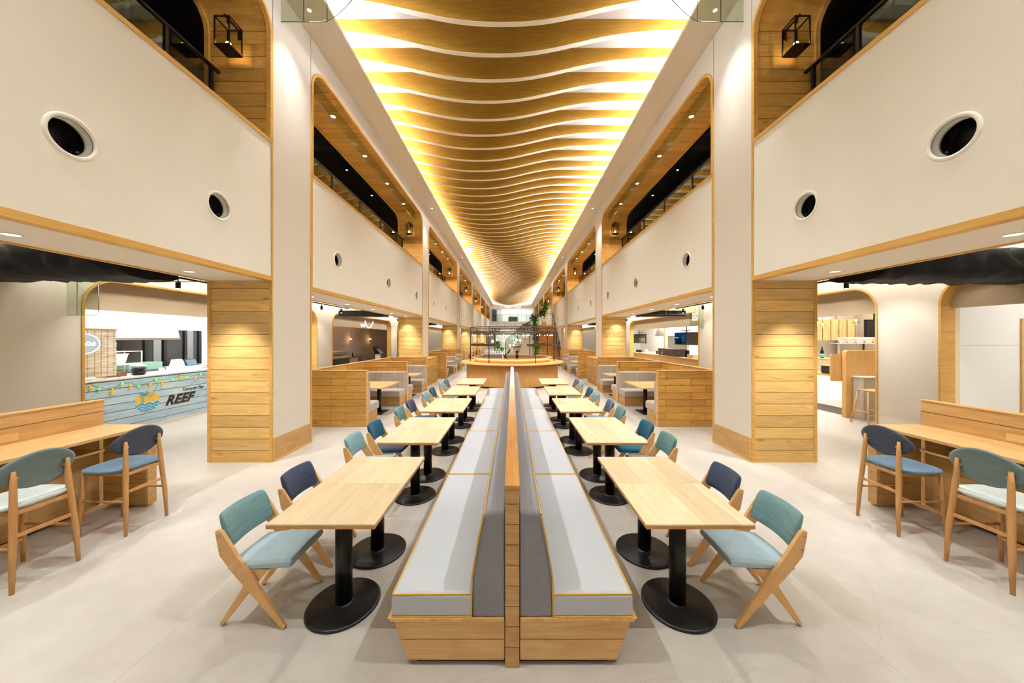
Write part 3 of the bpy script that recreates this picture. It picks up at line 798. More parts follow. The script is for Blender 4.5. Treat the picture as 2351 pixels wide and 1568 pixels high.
# ------------------------------------------------------------------ recessed downlights
def make_down(r):
    t = thing('downlight', 'x', 'downlight')
    MB().lathe([(r, 0), (r, -.006), (r*.86, -.008), (r*.82, -.001), (r*.82, 0)], 28).build('trim_ring', M['white'], t)
    MB().lathe([(r*.80, -.0012), (r*.80, -.0035)], 24).build('lens', M['lens'], t)
    return tree_of(t)
dl = make_down(.062); usedD = False
def put_down(loc, lab, grp, rot=None):
    global usedD
    if not usedD:
        c = dl[0]; usedD = True
        c.location = loc; c['label'] = lab; c['group'] = grp
    else: c = dup(dl, loc, 0, lab, grp)
    if rot: c.rotation_euler = rot
    return c
for s, side in SIDES:
    for b, (y0, y1) in enumerate(BAYS):
        if b == 0: ys = [1.26, 2.79, 4.33]
        else:
            n = 5 if y1-y0 > 6.5 else 4
            ys = [y0+.95+i*(y1-y0-1.25)/(n-1) for i in range(n)]
        for k, y in enumerate(ys):
            if b < 6 and not (b == 0 and k == 0):
                put_down((s*4.28, y, ZS), f'white soffit downlight, {nth(k+1)} from the camera in the {BAYNAME[b]} bay on the {side}', f'soffit downlights on the {side}')
            if k == len(ys)-1:
                o = light('column_wash', 'SPOT', (s*4.18, y1-.66, ZS-.03), LG['colwash'], (1, .94, .82), (0,0,0), spot=58, blend=1.0, radius=.03); aim(o, (s*4.18, y1-.02, .9))
            light('soffit_light', 'SPOT', (s*4.28, y, ZS-.03), LG['soffit']*(1 if b else 1.25), NEUT, (0,0,0), spot=98, blend=.7, radius=.03)
        if 1 <= b <= 4:
            n = 4 if b < 3 else 3
            for k in range(n):
                y = y0 + 1.45 + k*(y1-y0-2.6)/(n-1)
                put_down((s*4.08, y, ZA-.024), f'plank ceiling downlight, {nth(k+1)} from the camera in the {BAYNAME[b]} upper opening on the {side}', f'upper opening downlights on the {side}')
                light('upper_light', 'SPOT', (s*4.08, y, ZA-.06), LG['bay_up'], WARM, (0,0,0), spot=100, blend=.7, radius=.05)
            for k in range(2):
                y = y0 + 2.5 + k*2.6
                sp = thing('ceiling_speaker', f'round white speaker, {nth(k+1)} from the camera in the {BAYNAME[b]} upper plank ceiling, {side}', 'speaker', (s*4.1, y, ZA-.024), 0, 'ceiling speakers')
                MB().lathe([(.085, 0), (.085, -.006), (.078, -.009), (.07, -.006)], 28).build('rim', M['white'], sp)
                MB().lathe([(.069, -.004), (.05, -.006), (.02, -.007)], 28).build('mesh_grille', M['soffit'], sp)
    # spots in the hall soffit over every column
    for i, yc in enumerate(YC):
        y = yc+CD/2
        if 1 <= i: 
            put_down((s*3.42, y, ZC), f'small spotlight in the hall soffit above the {nth(i)} column on the {side}', 'hall soffit spotlights').scale = (.6, .6, .6)
        if i:
            o = light('column_light', 'SPOT', (s*3.42, y, ZC-.04), LG['col'], COOL, (0,0,0), spot=28, blend=.8, radius=.03); aim(o, (s*3.70, y, 2.0))
    # rows of accent spots along the hall soffit that light the tables
    for k in range(9):
        y = 1.15 + 4.2*k if k < 5 else 17.95 + (k-4)*7.5
        light('hall_light', 'SPOT', (s*3.35, y, ZC-.03), LG['hall'], NEUT, (0, s*.42, 0), spot=100, blend=.7, radius=.03)

# ------------------------------------------------------------------ cove lighting tubes hidden behind the hall soffit lip
for s, side in SIDES:
    for k in range(6):
        ya = -3.5 + k*9.4
        light('cove_light', 'AREA', (s*3.42, ya+4.7, ZC+.10), LG['cove']*9.4, COVE, (PI, -s*.95, 0), size=.10, sizey=9.3)

# ------------------------------------------------------------------ box lanterns on the upper columns
def make_lantern(s):
    # s: +1 lantern whose wall bracket sits towards +y (wall behind)
    t = thing('box_lantern', 'x', 'lantern')
    w, d, h, r = .105, .105, .40, .007
    y0, y1 = -.34, -.12
    for x in (-w, w):
        for y in (y0, y1): MB().box(x-r, x+r, y-r, y+r, -h/2, h/2).build('frame_post', M['black'], t)
    for z in (-h/2, h/2):
        m = MB()
        fr = [(-w, y0), (w, y0), (w, y1), (-w, y1)]
        m.box(-w-r, w+r, y0-r, y0+r, z-r, z+r); m.box(-w-r, w+r, y1-r, y1+r, z-r, z+r); m.box(-w-r, -w+r, y0, y1, z-r, z+r); m.box(w-r, w+r, y0, y1, z-r, z+r)
        m.build('frame_rail', M['black'], t)
    for x in (-w, w): MB().box(x-.001, x+.001, y0+r, y1-r, -h/2+r, h/2-r).build('pane', M['glasslamp'], t)
    for y in (y0, y1): MB().box(-w+r, w-r, y-.001, y+.001, -h/2+r, h/2-r).build('pane', M['glasslamp'], t)
    MB().box(-.035, .035, -.03, 0, h/2-.06, h/2+.10).build('wall_plate', M['black'], t, bevel=.003)
    MB().box(-.011, .011, -.30, -.03, h/2+.05, h/2+.075).build('bracket_arm', M['black'], t)
    MB().box(-.016, .016, -.246, -.214, h/2, h/2+.05).build('hanger', M['black'], t)
    MB().box(-w+r, w-r, y0+r, y1-r, -h/2-.004, -h/2+.004).build('bottom_plate', M['black'], t); MB().tube([(0, -.23, -h/2+.004), (0, -.23, -h/2+.02)], .03, 16).build('bulb_holder', M['black'], t)
    MB().lathe([(.006, .04), (.026, .055), (.036, .09), (.030, .13), (.008, .15)], 14, (0, -.23, -h/2-.02)).build('bulb', M['bulb'], t)
    return tree_of(t)
ln = make_lantern(1); usedL = False
for s, side in SIDES:
    for i in range(1, 7):
        loc = (s*4.16, YC[i]+.0, 6.32)
        lab = f'black framed glass box lantern glowing on the {nth(i)} column on the {side}'
        if not usedL: ln[0].location = loc; ln[0]['label'] = lab; ln[0]['group'] = 'column lanterns'; usedL = True
        else: dup(ln, loc, 0, lab, 'column lanterns')
        light('lantern_light', 'POINT', (s*4.16, YC[i]-.23, 6.18), LG['lantern'], (1, .66, .32), radius=.025)

# ------------------------------------------------------------------ mezzanine railings
for s, side in SIDES:
    for b in range(0, 4):
        y0, y1 = BAYS[b]
        ys = ([.6, 2.35, 4.22, 4.86] if b == 0 else [y0+.65+1.49*i for i in range(5) if y0+.65+1.49*i < y1-.5]+[y1-.13])
        t = thing('glass_railing', f'black post and glass railing in the upper opening of the {BAYNAME[b]} bay on the {side}', 'railing', (0,0,0), 0, 'mezzanine railings')
        XR = 4.48
        for y in ys:
            MB().box(s*(XR-.022), s*(XR+.022), y-.02, y+.02, ZP-.06, 5.94).build('post', M['black'], t)
        MB().box(s*(XR-.03), s*(XR+.03), ys[0]-.3, y1-.03, 5.94, 5.975).build('handrail', M['black'], t, bevel=.008)
        for ya, yb in zip(ys[:-1], ys[1:]):
            MB().box(s*(XR-.004), s*(XR+.004), ya+.035, yb-.035, ZP+.02, 5.92).build('pane', M['glassrail'], t)

# ------------------------------------------------------------------ dark upper level: ducts, trays, cassettes, track spots
def make_track_spot():
    t = thing('track_spot', 'x', 'spotlight')
    MB().lathe([(.035, 0), (.038, .004), (.038, .13), (.03, .14)], 16).build('body', M['black'], t)
    MB().lathe([(.030, -.002), (.030, .001)], 16).build('lens', M['lens'], t)
    MB().tube([(0, 0, .14), (0, 0, .21)], .008, 8).build('stem', M['black'], t)
    return tree_of(t)
ts = make_track_spot(); usedT = False
def put_spot(loc, lab, grp, rot=(0,0,0)):
    global usedT
    if not usedT: c = ts[0]; usedT = True; c.location = loc; c['label'] = lab; c['group'] = grp
    else: c = dup(ts, loc, 0, lab, grp)
    c.rotation_euler = rot
    return c
for s, side in SIDES:
    rl = MB().box(s*5.27, s*5.32, -2, 48, 7.50, 7.54).build('lighting_track', M['black']); tag(rl, f'black lighting track under the dark upper ceiling on the {side}', 'track')
    k = 0
    for y in [2.9, 4.75] + [8.6+1.86*i for i in range(3)] + [16.9+2.0*i for i in range(3)] + [25.2, 27.4]:
        k += 1
        put_spot((s*5.295, y, 7.29), f'{nth(k)} glowing spot from the camera on the dark upper ceiling track on the {side}', f'upper track spots on the {side}')
        light('track_light', 'SPOT', (s*5.295, y, 7.27), 12, NEUT, (0,0,0), spot=70, blend=.6, radius=.03)
    for b in (1, 2):
        y = BAYS[b][0]+3.4
        ac = thing('ceiling_cassette', f'dark square air-conditioning cassette in the upper ceiling of the {BAYNAME[b]} bay on the {side}', 'air conditioner', (s*5.45, y, 7.6), 0, 'ceiling cassettes')
        MB().prism([(-.48, -.44), (-.44, -.48), (.44, -.48), (.48, -.44), (.48, .44), (.44, .48), (-.44, .48), (-.48, .44)], -.04, 0, 'z').build('face_panel', M['dkp'], ac, bevel=.01)
        for a in range(4):
            g = MB().box(-.30, .30, .37, .41, -.046, -.04).build('air_slot', M['black'], ac); g.rotation_euler = (0, 0, a*PI/2)
        g = MB().box(-.28, .28, -.28, .28, -.05, -.04).build('intake_grille', M['black'], ac, bevel=.02)
# wrapped duct on the left, cable ladder on the right
def wrinkled_duct(name, x0, x1, y0, y1, z0, z1, label, amp=.03, parent=None, along='y', seed=1):
    rnd = random.Random(seed)
    n = 60 if along == 'y' else 40
    loops = []
    for i in range(n):
        t = i/(n-1); P = []
        for k in range(20):
            a = 2*PI*k/20; ca, sa = math.cos(a), math.sin(a)
            r = 1/((abs(ca)**5+abs(sa)**5)**(1/5))
            j = 1+rnd.uniform(-amp, amp)*2
            if along == 'y': P.append(((x0+x1)/2+(x1-x0)/2*ca*r*j, y0+(y1-y0)*t, (z0+z1)/2+(z1-z0)/2*sa*r*j))
            else: P.append((x0+(x1-x0)*t, (y0+y1)/2+(y1-y0)/2*ca*r*j, (z0+z1)/2+(z1-z0)/2*sa*r*j))
        loops.append(P)
    o = MB().rings(loops, smooth=True).build(name, M['wrap'])
    return tag(o, label, 'duct')
wrinkled_duct('ceiling_hung_duct', -6.9, -6.1, -3, 40, 6.72, 7.25, 'long duct wrapped in black plastic under the dark upper ceiling on the left', .04, seed=3)
lad = thing('cable_ladder', 'black cable ladder hung under the dark upper ceiling on the right', 'cable tray', (0,0,0))
for x in (5.75, 6.15): MB().box(x-.012, x+.012, -3, 40, 7.28, 7.36).build('side_rail', M['black'], lad)
for q in range(56): MB().box(5.76, 6.14, -2.5+q*.75, -2.47+q*.75, 7.29, 7.31).build('rung', M['dkp'], lad)
for q in range(18): MB().box(5.70, 6.2, -2.2+q*2.2, -2.16+q*2.2, 7.26, 7.28).build('hanger_bar', M['black'], lad)
for q in range(3):
    c = MB().tube([(5.84+q*.09, -3, 7.335), (5.84+q*.09, 40, 7.335)], .018, 8).build('cable', M['black'], lad)

# ------------------------------------------------------------------ hanging glass smoke barriers
gb = thing('smoke_barrier', 'clear glass smoke barrier hung across the hall below the first wavy fin', 'glass barrier', (0,0,0))
YG = 5.17
def lowz(x): return 6.91 + max(0, 1-abs((abs(x)-0)/2.66)**3)*.48 if abs(x) < 2.66 else 6.91
for sx in (-1, 1):
    for xa, xb in ((2.93, 3.30), (3.30, 3.66), (2.40, 2.93)):
        n = 10; xs = [xa+.001+(xb-xa-.002)*i/n for i in range(n+1)]
        m = MB()
        m.prism([(sx*x, 6.91+.52*max(0, min(1, (3.0-x)/.62))**1.6) for x in xs] + [(sx*xs[-1], ZC-.002 if xa > 2.9 else ZC+.2), (sx*xs[0], ZC-.002 if xa > 2.9 else ZC+.2)], YG-.004, YG+.004, 'y').build('pane', M['glass'], gb)
        if xa > 2.9: MB().box(sx*xa-.004, sx*xa+.004, YG-.006, YG+.006, 6.91, ZC-.002).build('joint', M['bronze'], gb)
    MB().tube([(sx*3.66, YG, 6.91), (sx*3.0, YG, 6.91)] + [(sx*(3.0-.06*i), YG, 6.91+.52*(i/10)**1.6) for i in range(1, 11)], .006, 6).build('edge_trim', M['bronze'], gb)
for s, side in SIDES:
    for b in range(1, 6):
        y0, y1 = BAYS[b]
        t = thing('glass_strip_barrier', f'glass smoke strip at the top of the {BAYNAME[b]} upper opening on the {side}', 'glass barrier', (0,0,0), 0, 'upper opening glass strips')
        MB().box(s*3.885, s*3.893, y0+.16, y1-.16, 6.62, ZA-.025).build('pane', M['glass'], t)
        MB().box(s*3.882, s*3.896, y0+.16, y1-.16, 6.612, 6.62).build('edge_trim', M['steel'], t)
# stepped glass sheet beside the first stall on the left; and on the right with the exit sign
for s, side, YQ in ((-1, 'left', 5.42), (1, 'right', 12.62)):
    t = thing('hanging_glass_screen', f'stepped frameless glass sheet hung between soffit and stall wall on the {side}', 'glass barrier', (0,0,0), 0, 'stepped glass sheets')
    P = [(4.72, 2.84), (6.80, 2.84), (6.86, 2.80), (6.86, 2.34), (6.91, 2.285), (7.39, 2.285), (7.39, 3.38), (4.72, 3.38)]
    MB().prism([(s*a, b) for a, b in P], YQ-.005, YQ+.005, 'y').build('pane', M['glass'], t)
    MB().tube([(s*a, YQ, b) for a, b in P[:6]], .006, 6).build('edge_trim', M['steel'], t)
    for x in (7.22, 5.95): MB().box(s*x-.004, s*x+.004, YQ-.007, YQ+.007, 2.29 if x > 6.9 else 2.84, 3.38).build('joint', M['steel'], t)

# ------------------------------------------------------------------ black ducts, tracks and spots in the side aisles
for s, side in SIDES:
    for b, (xa, xb) in ((0, (5.0, 7.2)), (1, (5.0, 6.75)), (2, (5.0, 6.7))):
        ya = (4.15 if s < 0 else 4.35) if b == 0 else BAYS[b][1]-.75
        if b == 0:
            wrinkled_duct('ceiling_hung_duct', *sorted((s*(4.95 if s > 0 else 5.0), s*9.0)), ya, ya+.75, 2.72, 3.15, f'black plastic-wrapped duct over the aisle behind the {side} counter', .05, along='x', seed=5 if s < 0 else 9)
        else:
            d = thing('air_duct', f'flat black duct crossing above the {BAYNAME[b]} bay aisle on the {side}', 'duct', (0,0,0), 0, 'flat aisle ducts')
            MB().box(s*xa, s*xb, ya, ya+.6, 2.76, 2.99).build('casing', M['black'], d, bevel=.03)
            for q in (5.4, 6.2): MB().tube([(s*q, ya+.3, 2.99), (s*q, ya+.3, 3.5)], .008, 6).build('hanger_rod', M['black'], d)
    for b in range(0, 3):
        y0, y1 = BAYS[b]
        y0 = max(y0, 4.9); y1 = min(y1+.9, y1+.9)
        if b == 0: y0, y1 = 5.5, 8.6
        else: y0, y1 = BAYS[b][0]+2.9, BAYS[b][1]-.85
        tr = thing('aisle_track', f'black spotlight rail hung over the aisle of the {BAYNAME[b]} bay on the {side}', 'track', (0,0,0), 0, 'aisle light rails')
        MB().box(s*6.27, s*6.31, y0, y1, 3.03, 3.06).build('rail', M['black'], tr)
        for q in range(4):
            y = y0+.2+q*(y1-y0-.4)/3
            MB().tube([(s*6.29, y, 3.06), (s*6.29, y, 3.5)], .006, 6).build('hanger_rod', M['black'], tr)
        for q in range(3):
            y = y0+.65+q*(y1-y0-1.2)/2
            put_spot((s*6.29+s*.0, y, 2.84), f'black cylinder spot, {nth(q+1)} from the camera on the {BAYNAME[b]} bay aisle rail, {side}', f'aisle spots on the {side}', (0, 0, 0))
            o = light('aisle_light', 'SPOT', (s*6.29, y, 2.82), LG['aisle'], NEUT, (0,0,0), spot=95, blend=.7, radius=.03); aim(o, (s*7.8, y+.15, .9))
# ------------------------------------------------------------------ stall walls with rounded openings
OPEN = {-1: [(-3.6, 4.55), (5.61, 12.40), (13.41, 19.96), (20.97, 27.5), (28.6, 35.2)],
        1: [(-3.0, 5.66), (6.61, 11.95), (12.94, 20.55), (21.6, 28.0), (29.0, 35.4)]}
ZAR, RAR, ZAI = 2.98, .50, 3.50
for s, side in SIDES:
    prev = -4.4
    for i, (y0, y1) in enumerate(OPEN[s]+[(YEND+6, None)]):
        struct(MB().box(s*XW, s*(XW+.22), prev, y0 if y1 else YEND, 0, ZAI).build(f'wall_{side}', M['plaster']))
        if y1 is None: break
        pr = arch_prof(y0, y1, 0, ZAR, RAR, 14)
        w = MB(); strip_between(w, pr[1:-1], [(y, ZAI) for y, z in pr[1:-1]], s*XW, s*(XW+.22)); w = struct(w.build(f'wall_{side}', M['plaster']))
        e = MB(); strip_between(e, inset(y0, y1, 0, ZAR, RAR, .035, 14), pr, s*(XW-.02), s*(XW+.23)); struct(e.build(f'trim_{i+11}', M['trim']))
        # header panel across the head of the opening, set back
        pi = inset(y0, y1, 0, ZAR, RAR, .036, 14)
        hd = [(y, z) for y, z in pi if z > 2.40]
        struct(MB().prism([(y0+.036, 2.42)] + hd + [(y1-.036, 2.42)], s*(XW+.16), s*(XW+.20), 'x').build(f'wall_{side}', M['tan']))
        prev = y1
    # aisle ceiling: black over the aisle, white along the stall wall, with a light slot
    struct(MB().box(s*(X1+.02), s*6.45, -4.4, YEND, ZAI, ZAI+.05).build('ceiling', M['blacksoft']))
    struct(MB().box(s*6.45, s*(XW+.2), -4.4, YEND, ZAI-.02, ZAI+.05).build('ceiling', M['ceilwhite']))
    struct(MB().box(s*(XW+.2), s*12, -4.4, YEND, 3.3, 3.54).build('ceiling', M['ceilwhite']))
    for k in range(5):
        light('wall_wash', 'AREA', (s*6.95, -2+k*10.0+5, ZAI-.04), LG['wash'], (1, .95, .86), (0, -s*.35, 0), size=.12, sizey=9.8)
def room(s, y0, y1, xb, mat, side):
    struct(MB().box(s*xb, s*(xb+.1), y0, y1, 0, 3.3).build(f'wall_{side}', mat))
    for ya in (y0-.1, y1): struct(MB().box(s*(XW+.22), s*(xb+.1), ya, ya+.1, 0, 3.3).build(f'wall_{side}', mat if mat is not M['white'] else M['white']))
def stall_light(s, y0, y1, xb, p, col=COOL, z=3.27):
    light('stall_light', 'AREA', (s*(XW+.5+xb)/2, (y0+y1)/2, z), p, col, (0,0,0), size=(xb-XW-.6), sizey=(y1-y0-.4))
def YX(px, X): return F_PX*X/abs(px-CX)             # depth of a pixel column on the plane |x| = X
def ZY(py, Y): return EYE + (CY-py)/F_PX*Y

room(-1, -4.2, 4.95, 10.2, M['white'], 'left'); stall_light(-1, -1, 4.8, 10.0, LG['stall']*45, (1, .95, .9))
# ================================================================= LEFT 1: the blue weatherboard stall
room(-1, 5.2, 13.0, 11.0, M['white'], 'left')
stall_light(-1, 5.4, 12.8, 10.9, LG['stall']*150, (1, .98, .96))
def blue_board():
    m, nt, b = new_mat('weathered_blue_boards'); b.inputs['Roughness'].default_value = .6
    g = N(nt, 'ShaderNodeNewGeometry'); sp = N(nt, 'ShaderNodeSeparateXYZ'); L(nt, g, 'Position', sp, 0)
    cb = N(nt, 'ShaderNodeCombineXYZ'); L(nt, sp, 1, cb, 0); L(nt, sp, 2, cb, 1)
    br = N(nt, 'ShaderNodeTexBrick', offset=.43, offset_frequency=2); br.inputs['Scale'].default_value = 1; br.inputs['Brick Width'].default_value = 60; br.inputs['Row Height'].default_value = .152; br.inputs['Mortar Size'].default_value = .006; br.inputs['Mortar Smooth'].default_value = 0
    br.inputs['Color1'].default_value = (0,0,0,1); br.inputs['Color2'].default_value = (1,1,1,1); br.inputs['Mortar'].default_value = (.5,.5,.5,1); L(nt, cb, 0, br, 'Vector')
    sh = N(nt, 'ShaderNodeVectorMath', operation='MULTIPLY_ADD'); L(nt, br, 'Color', sh, 0); sh.inputs[1].default_value = (7, 3, 5); L(nt, cb, 0, sh, 2)
    mp = N(nt, 'ShaderNodeMapping'); mp.inputs['Scale'].default_value = (1.2, 6, 6); L(nt, sh, 0, mp, 0)
    n = N(nt, 'ShaderNodeTexNoise', i_Scale=1.5, i_Detail=7.0, i_Roughness=.7); L(nt, mp, 0, n, 'Vector')
    cr = N(nt, 'ShaderNodeValToRGB'); el = cr.color_ramp.elements; el[0].position = .3; el[0].color = lin((160, 196, 222)); el[1].position = .72; el[1].color = lin((226, 238, 238))
    x = el.new(.5); x.color = lin((200, 222, 232)); L(nt, n, 'Fac', cr, 0)
    hv = N(nt, 'ShaderNodeMixRGB', blend_type='MULTIPLY'); hv.inputs[0].default_value = .35; L(nt, cr, 0, hv, 1)
    c2 = N(nt, 'ShaderNodeValToRGB'); c2.color_ramp.elements[0].color = lin((176, 204, 226)); c2.color_ramp.elements[1].color = lin((240, 246, 236)); L(nt, br, 'Color', c2, 0); L(nt, c2, 0, hv, 2)
    n2 = N(nt, 'ShaderNodeTexNoise', i_Scale=2.4, i_Detail=6.0, i_Roughness=.75); L(nt, mp, 0, n2, 'Vector')
    th = N(nt, 'ShaderNodeMapRange'); th.inputs['From Min'].default_value = .66; th.inputs['From Max'].default_value = .74; th.inputs['To Max'].default_value = .7; L(nt, n2, 'Fac', th, 0)
    st_ = N(nt, 'ShaderNodeMixRGB'); st_.inputs[2].default_value = lin((206, 178, 180)); L(nt, th, 0, st_, 0); L(nt, hv, 0, st_, 1)
    mg = N(nt, 'ShaderNodeMixRGB'); mg.inputs[2].default_value = lin((96, 84, 80)); L(nt, br, 'Fac', mg, 0); L(nt, st_, 0, mg, 1); L(nt, mg, 0, b, 'Base Color')
    return m
M['blueboard'] = blue_board()
XQ = 7.80
ctr = thing('stall_counter', 'pale blue weatherboard service counter with white top in the stall on the left', 'counter')
MB().box(-XQ, -(XQ+.55), 5.3, 12.9, .06, 1.09).build('front_panel', M['blueboard'], ctr)
MB().box(-(XQ-.012), -(XQ+.5), 5.3, 12.9, 0, .06).build('plinth', flat('pale_plinth', (222, 204, 180), .6), ctr)
MB().box(-(XQ-.03), -(XQ+.75), 5.3, 12.9, 1.09, 1.12).build('countertop', M['white'], ctr)
light('header_fill', 'AREA', (-7.74, 9.1, 2.80), LG['stall']*26, COOL, (0, math.radians(70), 0), size=.15, sizey=6.5)  # added fill hidden behind the header, brightens the white panel
# --- lettering and roundel painted on the counter front
RM = lambda y, z, x=-(XQ-.002): Matrix(((0,0,1,x),(1,0,0,y),(0,1,0,z),(0,0,0,1)))
M['dkbrown'] = flat('dark_brown_paint', (58, 42, 34), .6)
M['logoY'] = flat('roundel_yellow', (234, 196, 78), .6); M['logoB'] = flat('roundel_blue', (72, 164, 198), .6); M['logoW'] = flat('roundel_white', (236, 240, 236), .6)
text_mesh('lettering', 'Takoyaki Bar', .115, M['dkbrown'], ctr, RM(7.70, .655), .001, shear=.28, offset=.001, spacing=.92)
text_mesh('lettering', 'REEF', .285, M['dkbrown'], ctr, RM(7.34, .395), .001, shear=.42, offset=.013, spacing=1.06)
YL, ZL, RY, RZ = 6.985, .555, .235, .225
def flat_poly(mb, pts, x0): return mb.prism(pts, x0, x0+.0012, 'x')
m = MB(); flat_poly(m, [(YL+RY*math.cos(2*PI*i/48), ZL+RZ*math.sin(2*PI*i/48)) for i in range(48)], -(XQ-.001))
rd = m.build('logo_disc', M['logoY'], ctr)
def half(z): 
    q = max(-1, min(1, (z-ZL)/RZ)); return RY*math.sqrt(max(0, 1-q*q))
for j, (zt, zb_, mt) in enumerate(((-.02, -.30, 'logoW'), (-.035, -.30, 'logoB'), (-.085, -.30, 'logoW'), (-.098, -.30, 'logoB'), (-.140, -.3, 'logoW'), (-.153, -.30, 'logoB'), (-.190, -.3, 'logoW'), (-.20, -.3, 'logoB'))):
    pts = []
    for i in range(41):
        q = -1+2*i/40
        z = ZL+zt+.016*math.sin(q*3*PI+j*.2)
        pts.append((q, z))
    top = [(YL+q*half(z)*.999, z) for q, z in pts]
    za = top[-1][1]; zc_ = top[0][1]
    bot = []
    for i in range(25):
        a = -math.acos(max(-1, min(1, (top[-1][0]-YL)/RY))); a0 = -PI+math.acos(max(-1, min(1, -(top[0][0]-YL)/RY)))
        t = a+(a0-a)*i/24
        bot.append((YL+RY*math.cos(t), ZL+RZ*math.sin(t)))
    m = MB(); flat_poly(m, top+bot[1:-1], -(XQ-.0022-.0006*j)); m.build('logo_wave', M[mt], rd)
# palm and straw
m = MB(); flat_poly(m, [(YL-.115, ZL-.03), (YL-.085, ZL-.03), (YL-.072, ZL+.06), (YL-.05, ZL+.145), (YL-.062, ZL+.148), (YL-.09, ZL+.07)], -(XQ-.008)); m.build('logo_trunk', M['logoB'], rd)
for a, l in ((2.75, .13), (2.2, .13), (1.3, .10), (.65, .12), (-.1, .11), (3.5, .12)):
    c0 = (YL-.056, ZL+.145); pts = []
    for i in range(9):
        t = i/8; dr = t*l; b_ = a - (.5 if math.cos(a) > 0 else -.5)*t
        pts.append((c0[0]+dr*math.cos(b_), c0[1]+dr*math.sin(b_)+.022*math.sin(PI*t)+.006))
    low = [(p[0], p[1]-.028*math.sin(PI*min(1, i/8+.08))) for i, p in enumerate(pts)]
    m = MB(); flat_poly(m, pts+low[::-1], -(XQ-.0085)); m.build('logo_leaf', M['logoB'], rd)
m = MB(); flat_poly(m, [(YL+.05, ZL+.09), (YL+.062, ZL+.085), (YL+.215, ZL+.345), (YL+.203, ZL+.35)], -(XQ-.0085)); m.build('logo_straw', M['logoB'], rd)
# --- garland of bottle and shell lamps
garl = thing('lamp_garland', 'green wire garland of yellow bottle and green shell lamps along the blue counter front', 'string lights')
BP = [(175,935),(485,985),(750,910),(1035,895),(1210,865),(1470,790),(1685,795),(1860,805)]; SPx = [(295,960),(630,885),(870,920),(1115,820),(1345,820),(1565,785),(1760,745)]
xg = XQ-.028
pts = []
def wpt(cx, cy): 
    px, py = 180+cx/6.27, 740+cy/6.27
    y = YX(px, xg); return y, ZY(py, y)
bot = [wpt(*p) for p in BP]; she = [wpt(*p) for p in SPx]
tops = sorted([(y, z+.060) for y, z in bot] + [(y, z+.03) for y, z in she])
path = []
for a, b_ in zip(tops[:-1], tops[1:]):
    for i in range(6):
        t = i/6; path.append((-xg, a[0]+(b_[0]-a[0])*t, a[1]+(b_[1]-a[1])*t-.018*math.sin(PI*t)))
path.append((-xg, *tops[-1]))
MB().tube(path, .004, 6).build('wire', flat('green_wire', (26, 62, 46), .5), garl)
M['ybottle'] = flat('amber_bottle', (236, 176, 20), .3, emit=.35); M['gshell'] = flat('green_shell', (132, 232, 130), .3, emit=.5)
for y, z in bot:
    o = MB().lathe([(.006, .055), (.008, .03), (.020, .012), (.021, -.05), (.017, -.055)], 12).build('bottle_lamp', M['ybottle'], garl, (-xg, y, z)); o.rotation_euler = (random.uniform(-.2, .25), 0, 0)
for y, z in she:
    MB().lathe([(.006, .03), (.016, .022), (.026, .0), (.022, -.018), (.012, -.028), (.002, -.03)], 12).build('shell_lamp', M['gshell'], garl, (-xg, y, z))
# --- bamboo blind with round lit sign
def bamboo():
    m, nt, b = new_mat('bamboo_reed'); b.inputs['Roughness'].default_value = .7
    g = N(nt, 'ShaderNodeNewGeometry'); mp = N(nt, 'ShaderNodeMapping'); mp.inputs['Scale'].default_value = (1, 4, 90); L(nt, g, 'Position', mp, 0)
    n = N(nt, 'ShaderNodeTexNoise', i_Scale=1.2, i_Detail=5.0); L(nt, mp, 0, n, 'Vector')
    cr = N(nt, 'ShaderNodeValToRGB'); cr.color_ramp.elements[0].position = .32; cr.color_ramp.elements[0].color = lin((168, 146, 108)); cr.color_ramp.elements[1].position = .6; cr.color_ramp.elements[1].color = lin((232, 220, 194)); L(nt, n, 'Fac', cr, 0); L(nt, cr, 0, b, 'Base Color')
    return m
M['bamboo'] = bamboo()
bl = thing('bamboo_blind', 'pale bamboo blind hanging over the counter at the near side of the blue stall', 'blind')
for q in range(64):
    z0 = 1.16+q*.0142
m = MB()
for q in range(64):
    z0 = 1.16+q*.0142; e = random.uniform(-.007, .007)
    m.box(-7.936, -7.930+random.uniform(-.002,.003), 5.75, 6.545+e, z0, z0+.0150)
m.build('reed_slats', M['bamboo'], bl)
for q in range(8): MB().box(-7.928, -7.925, 5.80+q*.1, 5.803+q*.1, 1.16, 2.07).build('binding_cord', flat('cord_brown', (120, 96, 62), .8) if q == 0 else bpy.data.materials['cord_brown'], bl)
MB().tube([(-7.93, 5.75, 2.08), (-7.93, 6.55, 2.08)], .012, 8).build('head_rod', M['stoolwood'], bl)
sg = thing('lit_sign', 'round white glowing sign with script lettering hung before the bamboo blind', 'sign')
EY, EZ = 5.985, 1.80
M['signface'] = emis('sign_face', (226, 232, 230), .75); M['signlit'] = emis('sign_lit', (250, 252, 255), 2.2)
m = MB(); m.prism([(EY+.215*math.cos(2*PI*i/56), EZ+.172*math.sin(2*PI*i/56)) for i in range(56)], -7.885, -7.84, 'x'); m.build('face_panel', M['signface'], sg)
rim = [[(-7.89+dx, EY+(.215+dr)*math.cos(2*PI*i/56), EZ+(.172+dr)*math.sin(2*PI*i/56)) for i in range(56)] for dx, dr in ((0, 0), (0, .012), (.06, .012), (.06, 0))]
MB().rings([rim[0], rim[1], rim[2], rim[3], rim[0]], caps=False).build('rim', M['signlit'], sg)
text_mesh('lettering', 'Coca-Cola', .098, M['signlit'], sg, RM(EY-.205, EZ-.03, -7.838), .001, shear=.5, offset=.003, spacing=.82)
for dy in (-.06, .06): MB().tube([(-7.86, EY+dy, EZ+.17), (-7.86, EY, 2.3)], .002, 5).build('hanging_wire', M['steel'], sg)
